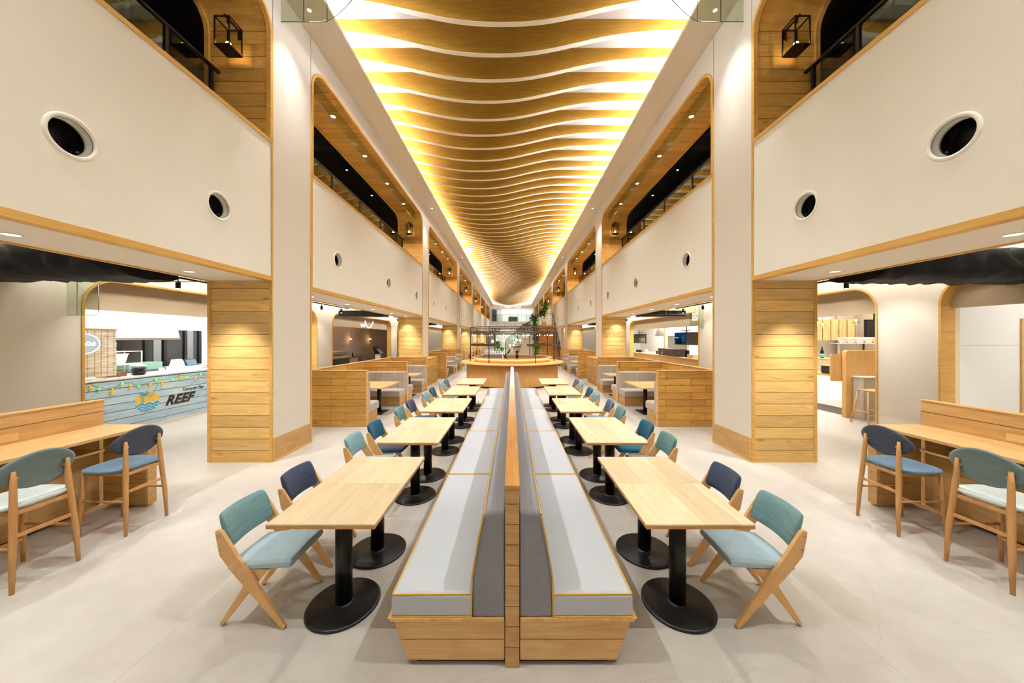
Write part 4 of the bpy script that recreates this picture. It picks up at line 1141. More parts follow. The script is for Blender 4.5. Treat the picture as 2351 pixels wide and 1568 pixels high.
# --- hood and pelmet
struct(MB().box(-8.15, -8.20, 5.3, 12.9, 2.10, 3.3).build('wall_left', M['white']))
hood = thing('extractor_hood', 'stainless steel extractor hood above the back of the blue stall', 'hood')
MB().prism([(-8.9, 1.90), (-9.9, 1.90), (-9.9, 2.35), (-9.0, 2.35)], 6.3, 8.75, 'y').build('canopy_shell', M['steel'], hood)
MB().box(-8.89, -8.93, 6.28, 8.77, 1.86, 1.91).build('rim', M['steel'], hood)
MB().box(-9.3, -9.6, 7.2, 7.8, 2.35, 3.3).build('flue', M['steel'], hood)
# --- dark window band at the back
M['nightglass'] = flat('night_glass', (30, 32, 34), .12, spec=.6)
wi = struct(MB().box(-10.97, -10.99, 8.3, 11.45, 1.02, 2.34).build('window_1', M['nightglass']))
for y in (8.3, 9.02, 9.72, 10.25, 10.9, 11.4): MB().box(-10.93, -10.97, y, y+.09, 1.02, 2.34).build('window_frame', M['black'], wi)
for y in (8.42, 9.98, 11.0): MB().box(-10.955, -10.968, y, y+.22, 1.02, 2.34).build('window_blind', flat('grey_blind', (120, 122, 124), .7) if y == 8.42 else bpy.data.materials['grey_blind'], wi)
struct(MB().box(-10.90, -10.98, 11.5, 11.7, 0, 3.0).build('wall_left', M['white']))
# --- things on the counter
for q in range(6):
    p = MB().lathe([(.07, 0), (.118, .018), (.125, .024), (.118, .025), (.07, .006)], 32).build('dark_plate', M['black'], None, (-7.98, 6.98, 1.121+q*.0275))
    tag(p, f'black plate, {nth(q+1)} from the bottom of the pile on the blue stall counter', 'plate', 'pile of black plates')
tag(MB().lathe([(.11, 0), (.115, .02), (.11, .03), (.04, .05), (.035, .06)], 28).build('clear_lid', flat('clear_plastic', (222, 226, 228), .2), None, (-7.98, 6.98, 1.30)), 'clear plastic lid resting on top of the black plates', 'lid')
bx = thing('food_box', 'clear box of brown food beside the bamboo blind', 'box', (-8.12, 6.62, 1.121))
MB().box(-.13, .13, -.16, .16, 0, .09).build('tray', flat('caramel_food', (122, 76, 48), .5, noise=.4, nscale=30), bx, bevel=.01)
MB().box(-.135, .135, -.165, .165, .09, .16).build('lid', M['glass'], bx, bevel=.01)
bx = thing('storage_tub', 'frosted plastic tub standing on a wire shelf behind the blue counter', 'tub', (-8.82, 7.15, 1.323))
f1 = flat('frosted_plastic', (226, 228, 230), .35); f2 = flat('mint_card', (168, 214, 190), .7)
MB().hexa([(-.14,-.18,0),(.14,-.18,0),(.14,.18,0),(-.14,.18,0)], [(-.17,-.22,.22),(.17,-.22,.22),(.17,.22,.22),(-.17,.22,.22)]).build('body', f1, bx, bevel=.01)
MB().box(-.175, .175, -.225, .225, .22, .24).build('lid', M['white'], bx)
ws = thing('wire_shelf', 'white wire shelf unit behind the plates in the blue stall', 'shelf', (-8.82, 7.25, 0))
for x in (-.2, .2):
    for y in (-.35, .35): MB().tube([(x, y, 0), (x, y, 1.62)], .011, 8).build('upright', M['white'], ws)
for z in (1.31, 1.60): MB().box(-.21, .21, -.36, .36, z, z+.012).build('tray', M['white'], ws)
tag(MB().box(-9.45, -9.1, 7.75, 8.5, 1.125, 1.30).build('card_carton', f2), 'mint green carton on the back worktop of the blue stall', 'carton')
wt = thing('back_worktop', 'stainless worktop along the back of the blue stall', 'worktop')
MB().box(-9.06, -9.7, 6.2, 12.6, 1.09, 1.122).build('countertop', M['steel'], wt); MB().box(-9.08, -9.65, 6.25, 12.55, 0, 1.09).build('body', M['steel'], wt)
rg = thing('cash_register', 'white cash register with tilted customer screen on the blue stall counter', 'register', (-8.08, 8.05, 1.121))
MB().box(-.20, .20, -.24, .26, 0, .10).build('cash_drawer', M['white'], rg, bevel=.008)
MB().hexa([(-.16,-.22,.10),(.02,-.22,.10),(.02,.05,.10),(-.16,.05,.10)], [(-.14,-.18,.27),(-.08,-.18,.27),(-.08,.03,.27),(-.14,.03,.27)]).build('printer_body', M['white'], rg, bevel=.008)
pn = MB().hexa([(.06,-.02,.105),(.085,-.02,.105),(.085,.27,.105),(.06,.27,.105)], [(-.01,-.02,.265),(.015,-.02,.265),(.015,.27,.265),(-.01,.27,.265)]).build('screen_bezel', M['black'], rg)
MB().hexa([(.0865,-.005,.115),(.0875,-.005,.115),(.0875,.255,.115),(.0865,.255,.115)], [(.0225,-.005,.255),(.0235,-.005,.255),(.0235,.255,.255),(.0225,.255,.255)]).build('screen', emis('tablet_screen', (176, 208, 232), .8), pn)
for q, (y, x, r, h, mt, lb) in enumerate(((7.5, -8.05, .05, .10, 'white', 'white tub left of the cash register'), (9.25, -8.0, .045, .085, 'white', 'white cup past the cash register'), (8.75, -8.25, .09, .05, 'steel', 'steel bowl behind the customer screen'))):
    tag(MB().lathe([(r*.7, 0), (r, h), (r*.93, h), (r*.65, .01)], 20).build('counter_cup' if q != 2 else 'metal_bowl', M[mt], None, (x, y, 1.121)), lb+' on the blue stall counter', 'cup' if q != 2 else 'bowl')
tag(MB().box(-7.9, -8.15, 8.95, 9.05, 1.121, 1.16).build('utensil_tray', M['steel']), 'flat steel tray of utensils at the far end of the blue stall counter', 'tray')
tag(MB().box(-7.87, -8.05, 5.9, 6.35, 1.121, 1.128).build('menu_board', M['stoolwood']), 'flat brown menu board lying on the counter below the bamboo blind', 'menu')

# ================================================================= LEFT 2: brown stall with glowing wall lamps
M['taupe'] = flat('taupe_wall', (150, 128, 112), .85, noise=.03, nscale=1.5)
room(-1, 13.2, 26.0, 9.5, M['taupe'], 'left')
stall_light(-1, 14, 20, 9.4, LG['stall']*16, WARM)
for k, px in enumerate((757, 802.5, 847.6)):
    y = YX(px, 9.42); l = thing('wall_sconce', f'small glowing wall lamp, {nth(k+1)} from the camera on the brown stall wall', 'wall lamp', (-9.42, y, 1.86), 0, 'glowing wall lamps')
    MB().lathe([(.03, -.08), (.03, .02)], 14, axis='x').build('mount', M['bronze'], l)
    MB().lathe([(.02, -.03), (.085, -.01), (.10, 0), (.085, .012), (.02, .03)], 20, (.05, 0, 0)).build('shade', emis('amber_shade', (255, 206, 140), 7) if k == 0 else bpy.data.materials['amber_shade'], l)
    light('sconce_light', 'POINT', (-9.30, y, 1.86), 12, (1, .60, .28), radius=.06)
kt = thing('curved_counter', 'dark topped counter with steel display in the brown stall', 'counter')
MB().prism([(-8.02, 13.3), (-8.02, 18.2), (-8.12, 18.6), (-8.4, 18.75), (-8.85, 18.75), (-8.85, 13.3)], .925, .955, 'z').build('countertop', M['black'], kt, bevel=.004)
for y0_, y1_, mt in ((13.4, 14.6, 'countwood'), (14.6, 16.3, 'dkp'), (16.3, 17.2, 'tan'), (17.2, 17.7, 'bronze')):
    MB().box(-8.12, -8.75, y0_, y1_, 0, .925).build('front_panel', M[mt], kt)
dc = thing('display_case', 'low stainless display case on the dark stall counter', 'display case', (-8.4, 15.2, .956))
MB().box(-.25, .25, -1.2, 1.2, 0, .12).build('body', M['steel'], dc); MB().prism([(-.25, .12), (.25, .12), (.12, .30), (-.25, .30)], -1.2, 1.2, 'y').build('glass_hood', M['glass'], dc)
MB().box(-.26, .13, -1.21, 1.21, .30, .315).build('top_rail', M['steel'], dc)
tag(MB().lathe([(.035, 0), (.035, .17), (.03, .2)], 14).build('dispenser_bottle', M['black'], None, (-8.3, 17.0, .956)), 'small black bottle at the far end of the dark stall counter', 'bottle')
ki = thing('order_kiosk', 'black and white self-order kiosk with tilted screen in the brown stall', 'kiosk', (-8.2, 20.0, 0))
MB().box(-.14, .10, -.16, .16, 0, 1.05).build('pedestal', M['white'], ki, bevel=.01)
MB().hexa([(-.1,-.24,.95),(.22,-.24,.98),(.22,.24,.98),(-.1,.24,.95)], [(-.24,-.24,1.40),(-.16,-.24,1.42),(-.16,.24,1.42),(-.24,.24,1.40)]).build('screen_housing', M['black'], ki, bevel=.01)
MB().box(-.18, -.14, -.15, .15, .2, 1.0).build('side_panel', M['dkp'], ki)
ns = thing('neon_sign', 'white glowing neon curve and scribble on the header of the brown stall', 'sign')
M['neon'] = emis('neon_white', (248, 250, 255), 6)
XH = 7.545
ya, yb_ = YX(838, XH), YX(856.5, XH)
pa = []
for i in range(17):
    t = i/16; pa.append((-XH, ya+(yb_-ya)*t, 2.80-.33*(1-abs(2*t-1)**2.2)))
MB().tube(pa, .016, 8).build('curve_tube', M['neon'], ns)
pa = []
for i in range(49):
    t = i/48; pa.append((-XH, YX(829.5, XH)+(YX(838, XH)-YX(829.5, XH))*t+.03*math.sin(i*1.3), 2.56+.055*math.cos(i*2.4)))
MB().tube(pa, .010, 6).build('scribble_tube', M['neon'], ns)
# third and fourth stalls on the left: plain warm rooms
for y0_, y1_ in ((26.2, 36.5),):
    room(-1, y0_, y1_, 9.6, M['plaster'], 'left'); stall_light(-1, y0_+.2, y1_-.2, 9.5, LG['stall']*20)
fd = thing('folding_partition', 'white folding partition with black gaskets stacked beyond the second column on the left', 'partition', (0,0,0))
for q in range(5):
    MB().box(-6.9, -6.2, 22.6+q*.17, 22.72+q*.17, .0, 3.0).build('leaf_panel', M['white'], fd); MB().box(-6.85, -6.25, 22.72+q*.17, 22.77+q*.17, .05, 2.95).build('gasket', M['black'], fd)

# ================================================================= RIGHT 0: plain white stall
room(1, -4.2, 5.9, 10.2, M['white'], 'right'); stall_light(1, -1, 5.6, 10.0, LG['stall']*55, (1, .95, .9))
struct(MB().box(XW+.22, XW+.36, 5.66, 5.72, 0, 2.45).build('trim_31', flat('cream_board', (236, 218, 178), .6)))
bd = thing('chalk_board', 'dark board in a pale frame on the white stall wall at the right margin', 'board', (0, 0, 0))
MB().box(9.20, 10.0, 5.875, 5.895, 1.19, 2.23).build('board_panel', M['dkp'], bd)
for x in (9.17, 10.0): MB().box(x, x+.03, 5.87, 5.898, .4, 2.26).build('frame_post', M['oaky'], bd)
MB().box(9.20, 10.0, 5.87, 5.898, 2.23, 2.26).build('frame_rail', M['oaky'], bd); MB().box(9.20, 10.0, 5.87, 5.898, 1.15, 1.19).build('frame_rail', M['oaky'], bd)
struct(MB().box(7.64, 9.17, 5.896, 5.899, 1.775, 1.78).build('trim_32', M['tan']))

# ================================================================= RIGHT 1: bar stall with wood counter and pendants
room(1, 6.2, 12.4, 11.6, M['concrete'], 'right'); stall_light(1, 6.8, 12.2, 11.5, LG['stall']*70, WARM)
struct(MB().box(7.62, 7.64, 12.38, 12.4, 0, 3).build('wall_right', M['white']))
M['warmply'] = wood('honey_ply', (222, 176, 106), (232, 190, 124), 'vert', row=0, knots=0)
M['slat'] = wood('pale_slats', (206, 168, 104), (240, 216, 166), 'vert', row=.26, length=9, gap=.012, knots=0)
rc = thing('service_counter', 'pale plaster bar counter with oak top inside the stall on the right', 'counter')
MB().box(8.15, 8.65, 7.95, 12.2, .18, .94).build('front_panel', M['white'], rc); MB().box(8.20, 8.65, 7.95, 12.2, 0, .18).build('plinth', flat('taupe_plinth', (150, 140, 132), .7), rc)
MB().box(8.0, 8.75, 7.95, 12.2, .94, .985).build('countertop', M['warmply'], rc)
light('counter_glow', 'AREA', (8.08, 10.0, .92), LG['stall']*22, COOL, (0, -.25, 0), size=.05, sizey=4)
def rpanel(x0, x1, z0, z1, y0_, y1_, r):
    pts = []
    for cx, cz, a0 in ((x1-r, z1-r, 0), (x0+r, z1-r, PI/2)):
        for i in range(7): pts.append((cx+r*math.cos(a0+PI/2*i/6), cz+r*math.sin(a0+PI/2*i/6)))
    return MB().prism(pts+[(x0, z0), (x1, z0)], y0_, y1_, 'y')
pn = thing('wood_screen', 'tall honey ply screen with rounded corners behind the wooden bar stool', 'screen')
rpanel(7.97, 9.3, 0, 1.615, 7.80, 7.90, .07).build('board_panel', M['warmply'], pn, bevel=.005)
p2 = thing('box_screen', 'square honey ply screen with rounded corners on the bar front', 'screen')
def rsq(x0, x1, z0, z1, y0_, y1_, r):
    pts = []
    for cx, cz, a0 in ((x1-r, z1-r, 0), (x0+r, z1-r, PI/2), (x0+r, z0+r, PI), (x1-r, z0+r, 1.5*PI)):
        for i in range(7): pts.append((cx+r*math.cos(a0+PI/2*i/6), cz+r*math.sin(a0+PI/2*i/6)))
    return MB().prism(pts, y0_, y1_, 'y')
rsq(7.72, 8.13, .86, 1.52, 7.912, 7.945, .05).build('board_panel', M['warmply'], p2); MB().box(8.05, 8.11, 7.91, 7.945, 0, .9).build('support_post', M['warmply'], p2)
ds = thing('dark_drum', 'dark ribbed curved box on the oak bar top', 'box')
MB().box(8.02, 8.6, 8.10, 8.5, 1.0, 1.20).build('body', M['dkbrown'], ds, bevel=.03); MB().box(7.99, 8.62, 8.09, 8.52, 1.20, 1.215).build('lid', M['warmply'], ds)
MB().box(8.0, 8.62, 8.085, 8.51, .986, 1.0).build('base', M['warmply'], ds)
gc = thing('plaster_counter', 'grey plaster counter block in front of the ply screen', 'counter')
MB().box(8.12, 9.4, 7.55, 7.78, 0, .985).build('body', M['concrete'], gc); MB().box(8.10, 9.42, 7.53, 7.79, .985, 1.01).build('countertop', M['white'], gc)
def make_wstool():
    t = thing('wooden_stool', 'x', 'stool')
    m = MB(); loops = []
    for k, z in ((.86, .715), (1, .725), (1, .742), (.9, .752), (.5, .742), (.05, .738)):
        loops.append([(.20*k*math.cos(2*PI*i/28), .15*k*math.sin(2*PI*i/28), z+.03*(abs(math.cos(2*PI*i/28))**2)*k) for i in range(28)])
    m.rings(loops).build('seat', M['warmply'], t)
    for sx in (-1, 1):
        for sy in (-1, 1): MB().tube([(sx*.205, sy*.19, 0), (sx*.12, sy*.10, .73)], [.012, .019], 10).build('leg', M['warmply'], t)
    MB().tube([(-.18, -.163, .22), (.18, -.163, .22)], .009, 8).build('stretcher', M['warmply'], t); MB().tube([(-.18, .163, .22), (.18, .163, .22)], .009, 8).build('stretcher', M['warmply'], t)
    MB().tube([(-.172, -.155, .29), (-.172, .155, .29)], .009, 8).build('stretcher', M['warmply'], t); MB().tube([(.172, -.155, .29), (.172, .155, .29)], .009, 8).build('stretcher', M['warmply'], t)
    return tree_of(t)
wst = make_wstool(); wst[0].location = (7.92, 7.26, 0); wst[0]['label'] = 'pale wooden backless stool before the grey plaster counter on the right'; wst[0]['group'] = 'pale wooden stools'
dup(wst, (7.90, 6.55, 0), .2, 'pale wooden backless stool half hidden by the arch jamb on the right', 'pale wooden stools')
cab = thing('wall_cabinet', 'row of pale timber boards as an upper cabinet at the back of the bar stall', 'cabinet')
rsq(9.6, 10.95, 1.84, 2.50, 10.4, 10.8, .09).build('body', M['slat'], cab)
struct(MB().box(9.4, 11.6, 11.2, 11.3, 0, 3.2).build('wall_right', M['white']))
struct(MB().box(10.95, 11.6, 10.9, 11.0, 0, 3.2).build('wall_right', M['concrete']))
for k, (px, py, y) in enumerate(((1965.4, 737, 8.4), (1888.7, 746, 9.2), (1876.6, 742, 9.0))):
    x = (px-CX)/F_PX*y; z = ZY(py, y)
    pdn = thing('glass_pendant', f'small clear glass pendant lamp over the bar, {["nearest the arch jamb", "second from the jamb", "beside the column"][k]}', 'pendant lamp', (x, y, z), 0, 'bar pendants')
    MB().lathe([(.022, .05), (.03, .045), (.03, .10), (.02, .11)], 14).build('cap', M['stoolwood'], pdn)
    MB().lathe([(.03, .05), (.075, -.05), (.06, -.075)], 18).build('shade', M['glass'], pdn); MB().lathe([(.005, .05), (.022, 0), (.015, -.025), (.002, -.03)], 12).build('bulb', M['bulb'], pdn)
    MB().tube([(0, 0, .11), (0, 0, 3.28-z)], .003, 6).build('cord', M['black'], pdn)
    light('pendant_light', 'POINT', (x, y, z-.09), 6, WARM, radius=.03)
sh = thing('hung_shelf', 'thin white shelf hung over the bar carrying a row of white bowls', 'shelf')
MB().box(8.52, 10.2, 8.45, 8.75, 1.757, 1.777).build('board_panel', M['white'], sh)
for x in (8.6, 9.25): MB().box(x, x+.025, 8.6, 8.63, .986, 1.757).build('post', M['bronze'] if x > 9 else M['white'], sh)
for q in range(6):
    b_ = MB().lathe([(.05, 0), (.055, .012), (.10, .10), (.112, .155), (.106, .155), (.09, .10), (.04, .02)], 28).build('white_bowl', M['white'], None, (8.70+q*.228, 8.60, 1.778))
    tag(b_, f'white bowl, {nth(q+1)} from the hall side on the hung bar shelf', 'bowl', 'row of white bowls')
bt = thing('sake_bottle', 'dark bottle with pale blue label on the back bar', 'bottle', (9.2, 9.7, 1.32))
MB().lathe([(.045, 0), (.045, .19), (.018, .26), (.016, .33)], 18).build('glass_body', flat('bottle_green', (30, 40, 34), .1), bt); MB().lathe([(.0465, .02), (.0465, .13)], 18).build('paper_label', flat('label_blue', (110, 196, 224), .5), bt)
MB().lathe([(.0175, .30), (.0175, .335)], 12).build('cap', M['dkp'], bt)
sb = thing('back_bar', 'white shelf unit with oak edge along the back of the bar stall', 'shelf'); MB().box(8.9, 9.6, 8.9, 11.15, 0, 1.30).build('body', M['white'], sb); MB().box(8.88, 9.6, 8.88, 11.15, 1.30, 1.319).build('countertop', M['warmply'], sb)
tv = thing('menu_screen', 'dark upright screen behind the white bowls in the bar stall', 'screen'); MB().box(9.72, 10.3, 8.99, 9.03, 1.80, 2.42).build('bezel', M['black'], tv); MB().box(9.745, 10.275, 8.985, 8.99, 1.83, 2.39).build('screen', M['nightglass'], tv)
MB().box(9.98, 10.04, 9.0, 9.03, 2.42, 3.3).build('ceiling_mount', M['black'], tv)

# ================================================================= RIGHT 2: stall with hanging screens
room(1, 12.6, 27.0, 10.6, M['white'], 'right'); stall_light(1, 13, 24, 10.5, LG['stall']*210, (1, .97, .93))
rc = thing('wood_counter', 'long vertical-board oak counter in the stall with hanging screens', 'counter')
MB().box(8.0, 8.6, 14.0, 24.5, .0, .97).build('front_panel', M['barwood'], rc); MB().box(7.97, 8.65, 13.9, 24.5, .97, 1.0).build('countertop', M['warmply'], rc)
def make_tv():
    t = thing('hanging_screen', 'x', 'screen')
    for j in (0, 1):
        MB().box(-.04, .04, j*1.12+.01, j*1.12+1.11, -.31, .31).build('bezel', M['black'], t, bevel=.006)
        MB().box(-.043, -.040, j*1.12+.035, j*1.12+1.085, -.285, .285).build('screen', M['nightglass'], t)
    MB().box(-.02, .02, 1.09, 1.15, .31, .40).build('mount_bracket', M['black'], t); MB().box(-.06, .06, .8, 1.44, .38, .41).build('mount_bar', M['black'], t); MB().box(-.015, .015, 1.1, 1.14, .41, 1.4).build('ceiling_pole', M['black'], t)
    return tree_of(t)
tv = make_tv(); tv[0].location = (8.6, 15.0, 1.895); tv[0]['label'] = 'pair of hanging screens, the far one lit blue, in the white stall on the right'; tv[0]['group'] = 'hanging screens'
dup(tv, (8.6, 21.0, 1.895), 0, 'pair of unlit hanging screens at the far end of the white stall on the right', 'hanging screens')
# lit screen picture
sm, nt, b = new_mat('blue_screen'); nt.nodes.remove(b)
g = N(nt, 'ShaderNodeNewGeometry'); n = N(nt, 'ShaderNodeTexNoise', i_Scale=1.6, i_Detail=2.0); L(nt, g, 'Position', n, 'Vector'); cr = N(nt, 'ShaderNodeValToRGB'); cr.color_ramp.elements[0].position = .42; cr.color_ramp.elements[0].color = lin((6, 34, 48)); cr.color_ramp.elements[1].position = .62; cr.color_ramp.elements[1].color = lin((14, 70, 130)); L(nt, n, 'Fac', cr, 0)
e = N(nt, 'ShaderNodeEmission'); e.inputs[1].default_value = 1.0; L(nt, cr, 0, e, 0); L(nt, e, 0, nt.nodes['Material Output'], 0)
ls = MB().box(-.0445, -.043, 1.155, 2.205, -.285, .285).build('lit_picture', sm, tv[0])
RMr = lambda y, z, x: Matrix(((0,0,-1,x),(-1,0,0,y),(0,1,0,z),(0,0,0,1)))
text_mesh('lettering', 'Media Player', .075, emis('screen_text', (230, 250, 255), 1.5), tv[0], RMr(2.16, .02, -.046), .0005)
for q in range(3): MB().box(-.0455, -.0445, 1.22, 1.50, .03-q*.075, .075-q*.075).build('menu_button', emis('screen_button', (20, 110, 220), .8) if q == 0 else M['nightglass'], ls)
co_ = thing('corner_post', 'slim beige post between kitchen and till in the white stall', 'post'); MB().box(8.7, 8.86, 18.6, 18.76, 0, 3.3).build('body', M['tan'], co_)
pc = thing('patterned_case', 'dark brown case with pink pattern on the oak stall counter', 'box', (8.25, 16.9, 1.001))
m, nt, b = new_mat('brown_pink_pattern'); g = N(nt, 'ShaderNodeTexCoord'); n = N(nt, 'ShaderNodeTexNoise', i_Scale=4.0, i_Detail=4.0); L(nt, g, 'Object', n, 'Vector'); cr = N(nt, 'ShaderNodeValToRGB'); cr.color_ramp.elements[0].position = .55; cr.color_ramp.elements[0].color = lin((70, 54, 48)); cr.color_ramp.elements[1].position = .7; cr.color_ramp.elements[1].color = lin((168, 120, 112)); L(nt, n, 'Fac', cr, 0); L(nt, cr, 0, b, 'Base Color')
MB().box(-.2, .2, -1.05, 1.05, 0, .36).build('body', m, pc); MB().box(-.205, .205, 1.05, 1.10, 0, .37).build('end_panel', M['dkp'], pc); MB().box(-.205, .205, -1.10, -1.05, 0, .37).build('end_panel', M['dkp'], pc)
for q, (y, x, w_, d_, h, mt, nm, lb) in enumerate(((14.9, 8.25, .3, .5, .16, 'tan', 'till_box', 'beige till drawer at the near end of the oak stall counter'), (15.5, 8.3, .05, .34, .34, 'black', 'till_monitor', 'black till monitor beside the patterned case'), (19.3, 8.3, .3, .7, .10, 'white', 'white_tray', 'white tray of small things on the oak stall counter'), (20.2, 8.3, .14, .14, .22, 'white', 'white_canister', 'white canister in the middle of the oak stall counter'), (21.4, 8.3, .2, .5, .16, 'black', 'black_basin', 'black low basin beyond the white canister'), (18.75, 8.3, .09, .09, .2, 'dkp', 'dark_jar', 'dark jar beside the beige post on the stall counter'))):
    tag(MB().box(x-w_/2, x+w_/2, y-d_/2, y+d_/2, 1.001, 1.001+h).build(nm, M[mt], bevel=.015), lb, 'counter item')
eh = thing('steel_hood', 'pale steel extractor hood and splashback at the back of the white stall', 'hood'); MB().prism([(9.7, 2.05), (10.58, 2.05), (10.58, 2.7), (9.9, 2.7)], 19.6, 22.2, 'y').build('canopy_shell', M['steel'], eh); MB().box(10.5, 10.58, 19.6, 22.2, 1.0, 2.05).build('splashback', M['steel'], eh)
ex = thing('exit_sign', 'small white exit direction sign with green arrows hung before the stall arch on the right', 'sign', (6.93, 12.40, 2.72))
MB().box(-.11, .11, -.012, .012, -.14, .14).build('panel', M['white'], ex, bevel=.004)
M['exitgreen'] = flat('exit_green', (40, 150, 110), .5)
for sx in (-1, 1): MB().prism([(sx*.085, .04), (sx*.05, .065), (sx*.05, .047), (sx*.02, .047), (sx*.02, .033), (sx*.05, .033), (sx*.05, .015)], -.0135, -.012, 'y').build('arrow', M['exitgreen'], ex)
MB().prism([(-.018, -.085), (.018, -.085), (.018, -.05), (-.018, -.05)], -.0135, -.012, 'y').build('mark', M['exitgreen'], ex)
MB().tube([(0, 0, .14), (0, 0, .66)], .004, 6).build('hanger_rod', M['steel'], ex)
for y0_, y1_ in ((27.3, 36.5),):
    room(1, y0_, y1_, 9.6, M['plaster'], 'right'); stall_light(1, y0_+.2, y1_-.2, 9.5, LG['stall']*20)
# ================================================================= circular coffee bar
CYB = 14.1
bar = thing('round_bar', 'round oak coffee bar island with glowing inner ring at the end of the banquette', 'bar counter', (0, CYB, 0))
def tubering(r0, r1, z0, z1, n=96): return MB().lathe([(r1, z0), (r1, z1), (r0, z1), (r0, z0), (r1, z0)], n)
def cyl_wood():
    m, nt, b = new_mat('curved_oak_veneer'); b.inputs['Roughness'].default_value = .5
    tc = N(nt, 'ShaderNodeTexCoord'); sp = N(nt, 'ShaderNodeSeparateXYZ'); L(nt, tc, 'Object', sp, 0)
    at = math_n(nt, 'ARCTAN2', (sp, 0), (sp, 1)); mu = math_n(nt, 'MULTIPLY', at, 22.0); z = math_n(nt, 'MULTIPLY', (sp, 2), .9)
    cb = N(nt, 'ShaderNodeCombineXYZ'); nt.links.new(mu[0].outputs[0], cb.inputs[0]); nt.links.new(z[0].outputs[0], cb.inputs[2])
    n = N(nt, 'ShaderNodeTexNoise', i_Scale=2.0, i_Detail=6.0, i_Roughness=.65, i_Distortion=.4); L(nt, cb, 0, n, 'Vector')
    cr = N(nt, 'ShaderNodeValToRGB'); cr.color_ramp.elements[0].position = .3; cr.color_ramp.elements[0].color = lin((190, 140, 76)); cr.color_ramp.elements[1].position = .7; cr.color_ramp.elements[1].color = lin((216, 170, 106)); L(nt, n, 'Fac', cr, 0); L(nt, cr, 0, b, 'Base Color')
    return m
M['cyl'] = cyl_wood()
def lab(o, t): o['label'] = t; return o
tubering(1.88, 1.95, .06, .89).build('drum_base', M['cyl'], bar)
tubering(1.80, 1.90, 0, .06).build('plinth', M['black'], bar)
tubering(1.55, 2.17, .89, .945).build('countertop', M['oakx'], bar)
tubering(1.56, 1.62, .945, 1.085).build('inner_ring', M['cyl'], bar)
tubering(1.50, 1.715, 1.085, 1.125).build('ring_shelf', M['oakx'], bar)
lab(tubering(1.63, 1.66, 1.075, 1.084).build('light_strip', emis('bar_glow', (255, 222, 160), 8), bar), 'glowing warm light strip')
MB().lathe([(1.49, .80), (1.49, .838)], 64).build('work_deck', M['white'], bar)
MB().lathe([(1.2, 0), (1.2, .80)], 48).build('work_body', M['white'], bar)
# canopy: posts, mesh fascia, shelves
def mesh_mat():
    m = bpy.data.materials.new('bronze_mesh'); m.use_nodes = True; nt = m.node_tree; b = nt.nodes['Principled BSDF']
    b.inputs['Base Color'].default_value = lin((96, 72, 54)); b.inputs['Roughness'].default_value = .5; b.inputs['Metallic'].default_value = .3
    t = N(nt, 'ShaderNodeBsdfTransparent'); mx = N(nt, 'ShaderNodeMixShader'); mx.inputs[0].default_value = .24
    L(nt, t, 0, mx, 1); L(nt, b, 0, mx, 2); L(nt, mx, 0, nt.nodes['Material Output'], 0); return m
M['mesh'] = mesh_mat()
can = thing('bar_canopy', 'round bronze wire-mesh canopy on slim posts with lettering over the coffee bar', 'canopy', (0, CYB, 0))
RC = 1.785
for a in (30, 82, 116, 152, 208, 244, 278, 330):
    t = math.radians(a-90)
    MB().tube([(RC*math.cos(t), RC*math.sin(t), .946), (RC*math.cos(t), RC*math.sin(t), 2.36)], .018, 8).build('post', M['bronze'], can)
for z in (2.36, 2.17, 2.08): MB().lathe([(RC+.018, z-.012), (RC+.018, z+.012), (RC-.018, z+.012), (RC-.018, z-.012), (RC+.018, z-.012)], 80).build('ring_rail', M['bronze'], can)
MB().lathe([(RC, 2.085), (RC, 2.35)], 80).build('mesh_fascia', M['mesh'], can)
m = MB(); 
MB().lathe([(.05, 2.17), (RC, 2.17)], 80).build('mesh_deck', M['mesh'], can)
for a0, a1 in ((-95, -25), (-155, -205)):
    pass
for sx in (-1, 1):
    pts = [[], []]
    n = 16
    o0 = []
    m = MB()
    for i in range(n+1):
        t = math.radians(22 + (100)*i/n) 
        o0.append((sx*math.sin(t), -math.cos(t)))
    vs = []; fs = []
    for c, d in o0:
        vs += [(c*1.52, d*1.52, 1.60), (c*1.80, d*1.80, 1.60), (c*1.52, d*1.52, 1.68), (c*1.80, d*1.80, 1.68)]
    for i in range(n):
        a, b_ = 4*i, 4*i+4
        fs += [(a, b_, b_+1, a+1), (a+2, a+3, b_+3, b_+2), (a, a+2, b_+2, b_), (a+1, b_+1, b_+3, a+3)]
    fs += [(0, 1, 3, 2), (4*n, 4*n+2, 4*n+3, 4*n+1)]
    m.add(vs, fs); m.build('side_shelf', M['bronze'], can)
# letters along the fascia
def curved_text(body, size, z, a0, step, mat):
    for i, ch in enumerate(body):
        if ch == ' ': continue
        a = math.radians(a0 + step*i); px, py = (RC+.03)*math.sin(a), -(RC+.03)*math.cos(a)
        Mx = Matrix.Translation((px, py, z)) @ Matrix.Rotation(a, 4, 'Z') @ Matrix.Rotation(PI/2, 4, 'X')
        text_mesh('letter', ch, size, mat, can, Mx, .004, offset=.003)
curved_text('727', .24, 2.13, -27, 4.6, M['bronze'])
curved_text('COFFEE BAR', .15, 2.20, -2, 3.9, M['bronze'])
for k in range(22):
    a = 2*PI*k/22+.1
    b_ = MB().lathe([(.002, -.022), (.016, -.016), (.021, 0), (.015, .017), (.008, .024)], 12).build('string_bulb', M['bulbwhite'], None, ((RC-.06)*math.sin(a), CYB-(RC-.06)*math.cos(a), 2.035))
    tag(b_, 'small white globe bulb under the rim of the round bar canopy', 'bulb', 'canopy globe bulbs')
light('bar_light', 'POINT', (0, CYB-.4, 2.0), 30, NEUT, radius=.3)
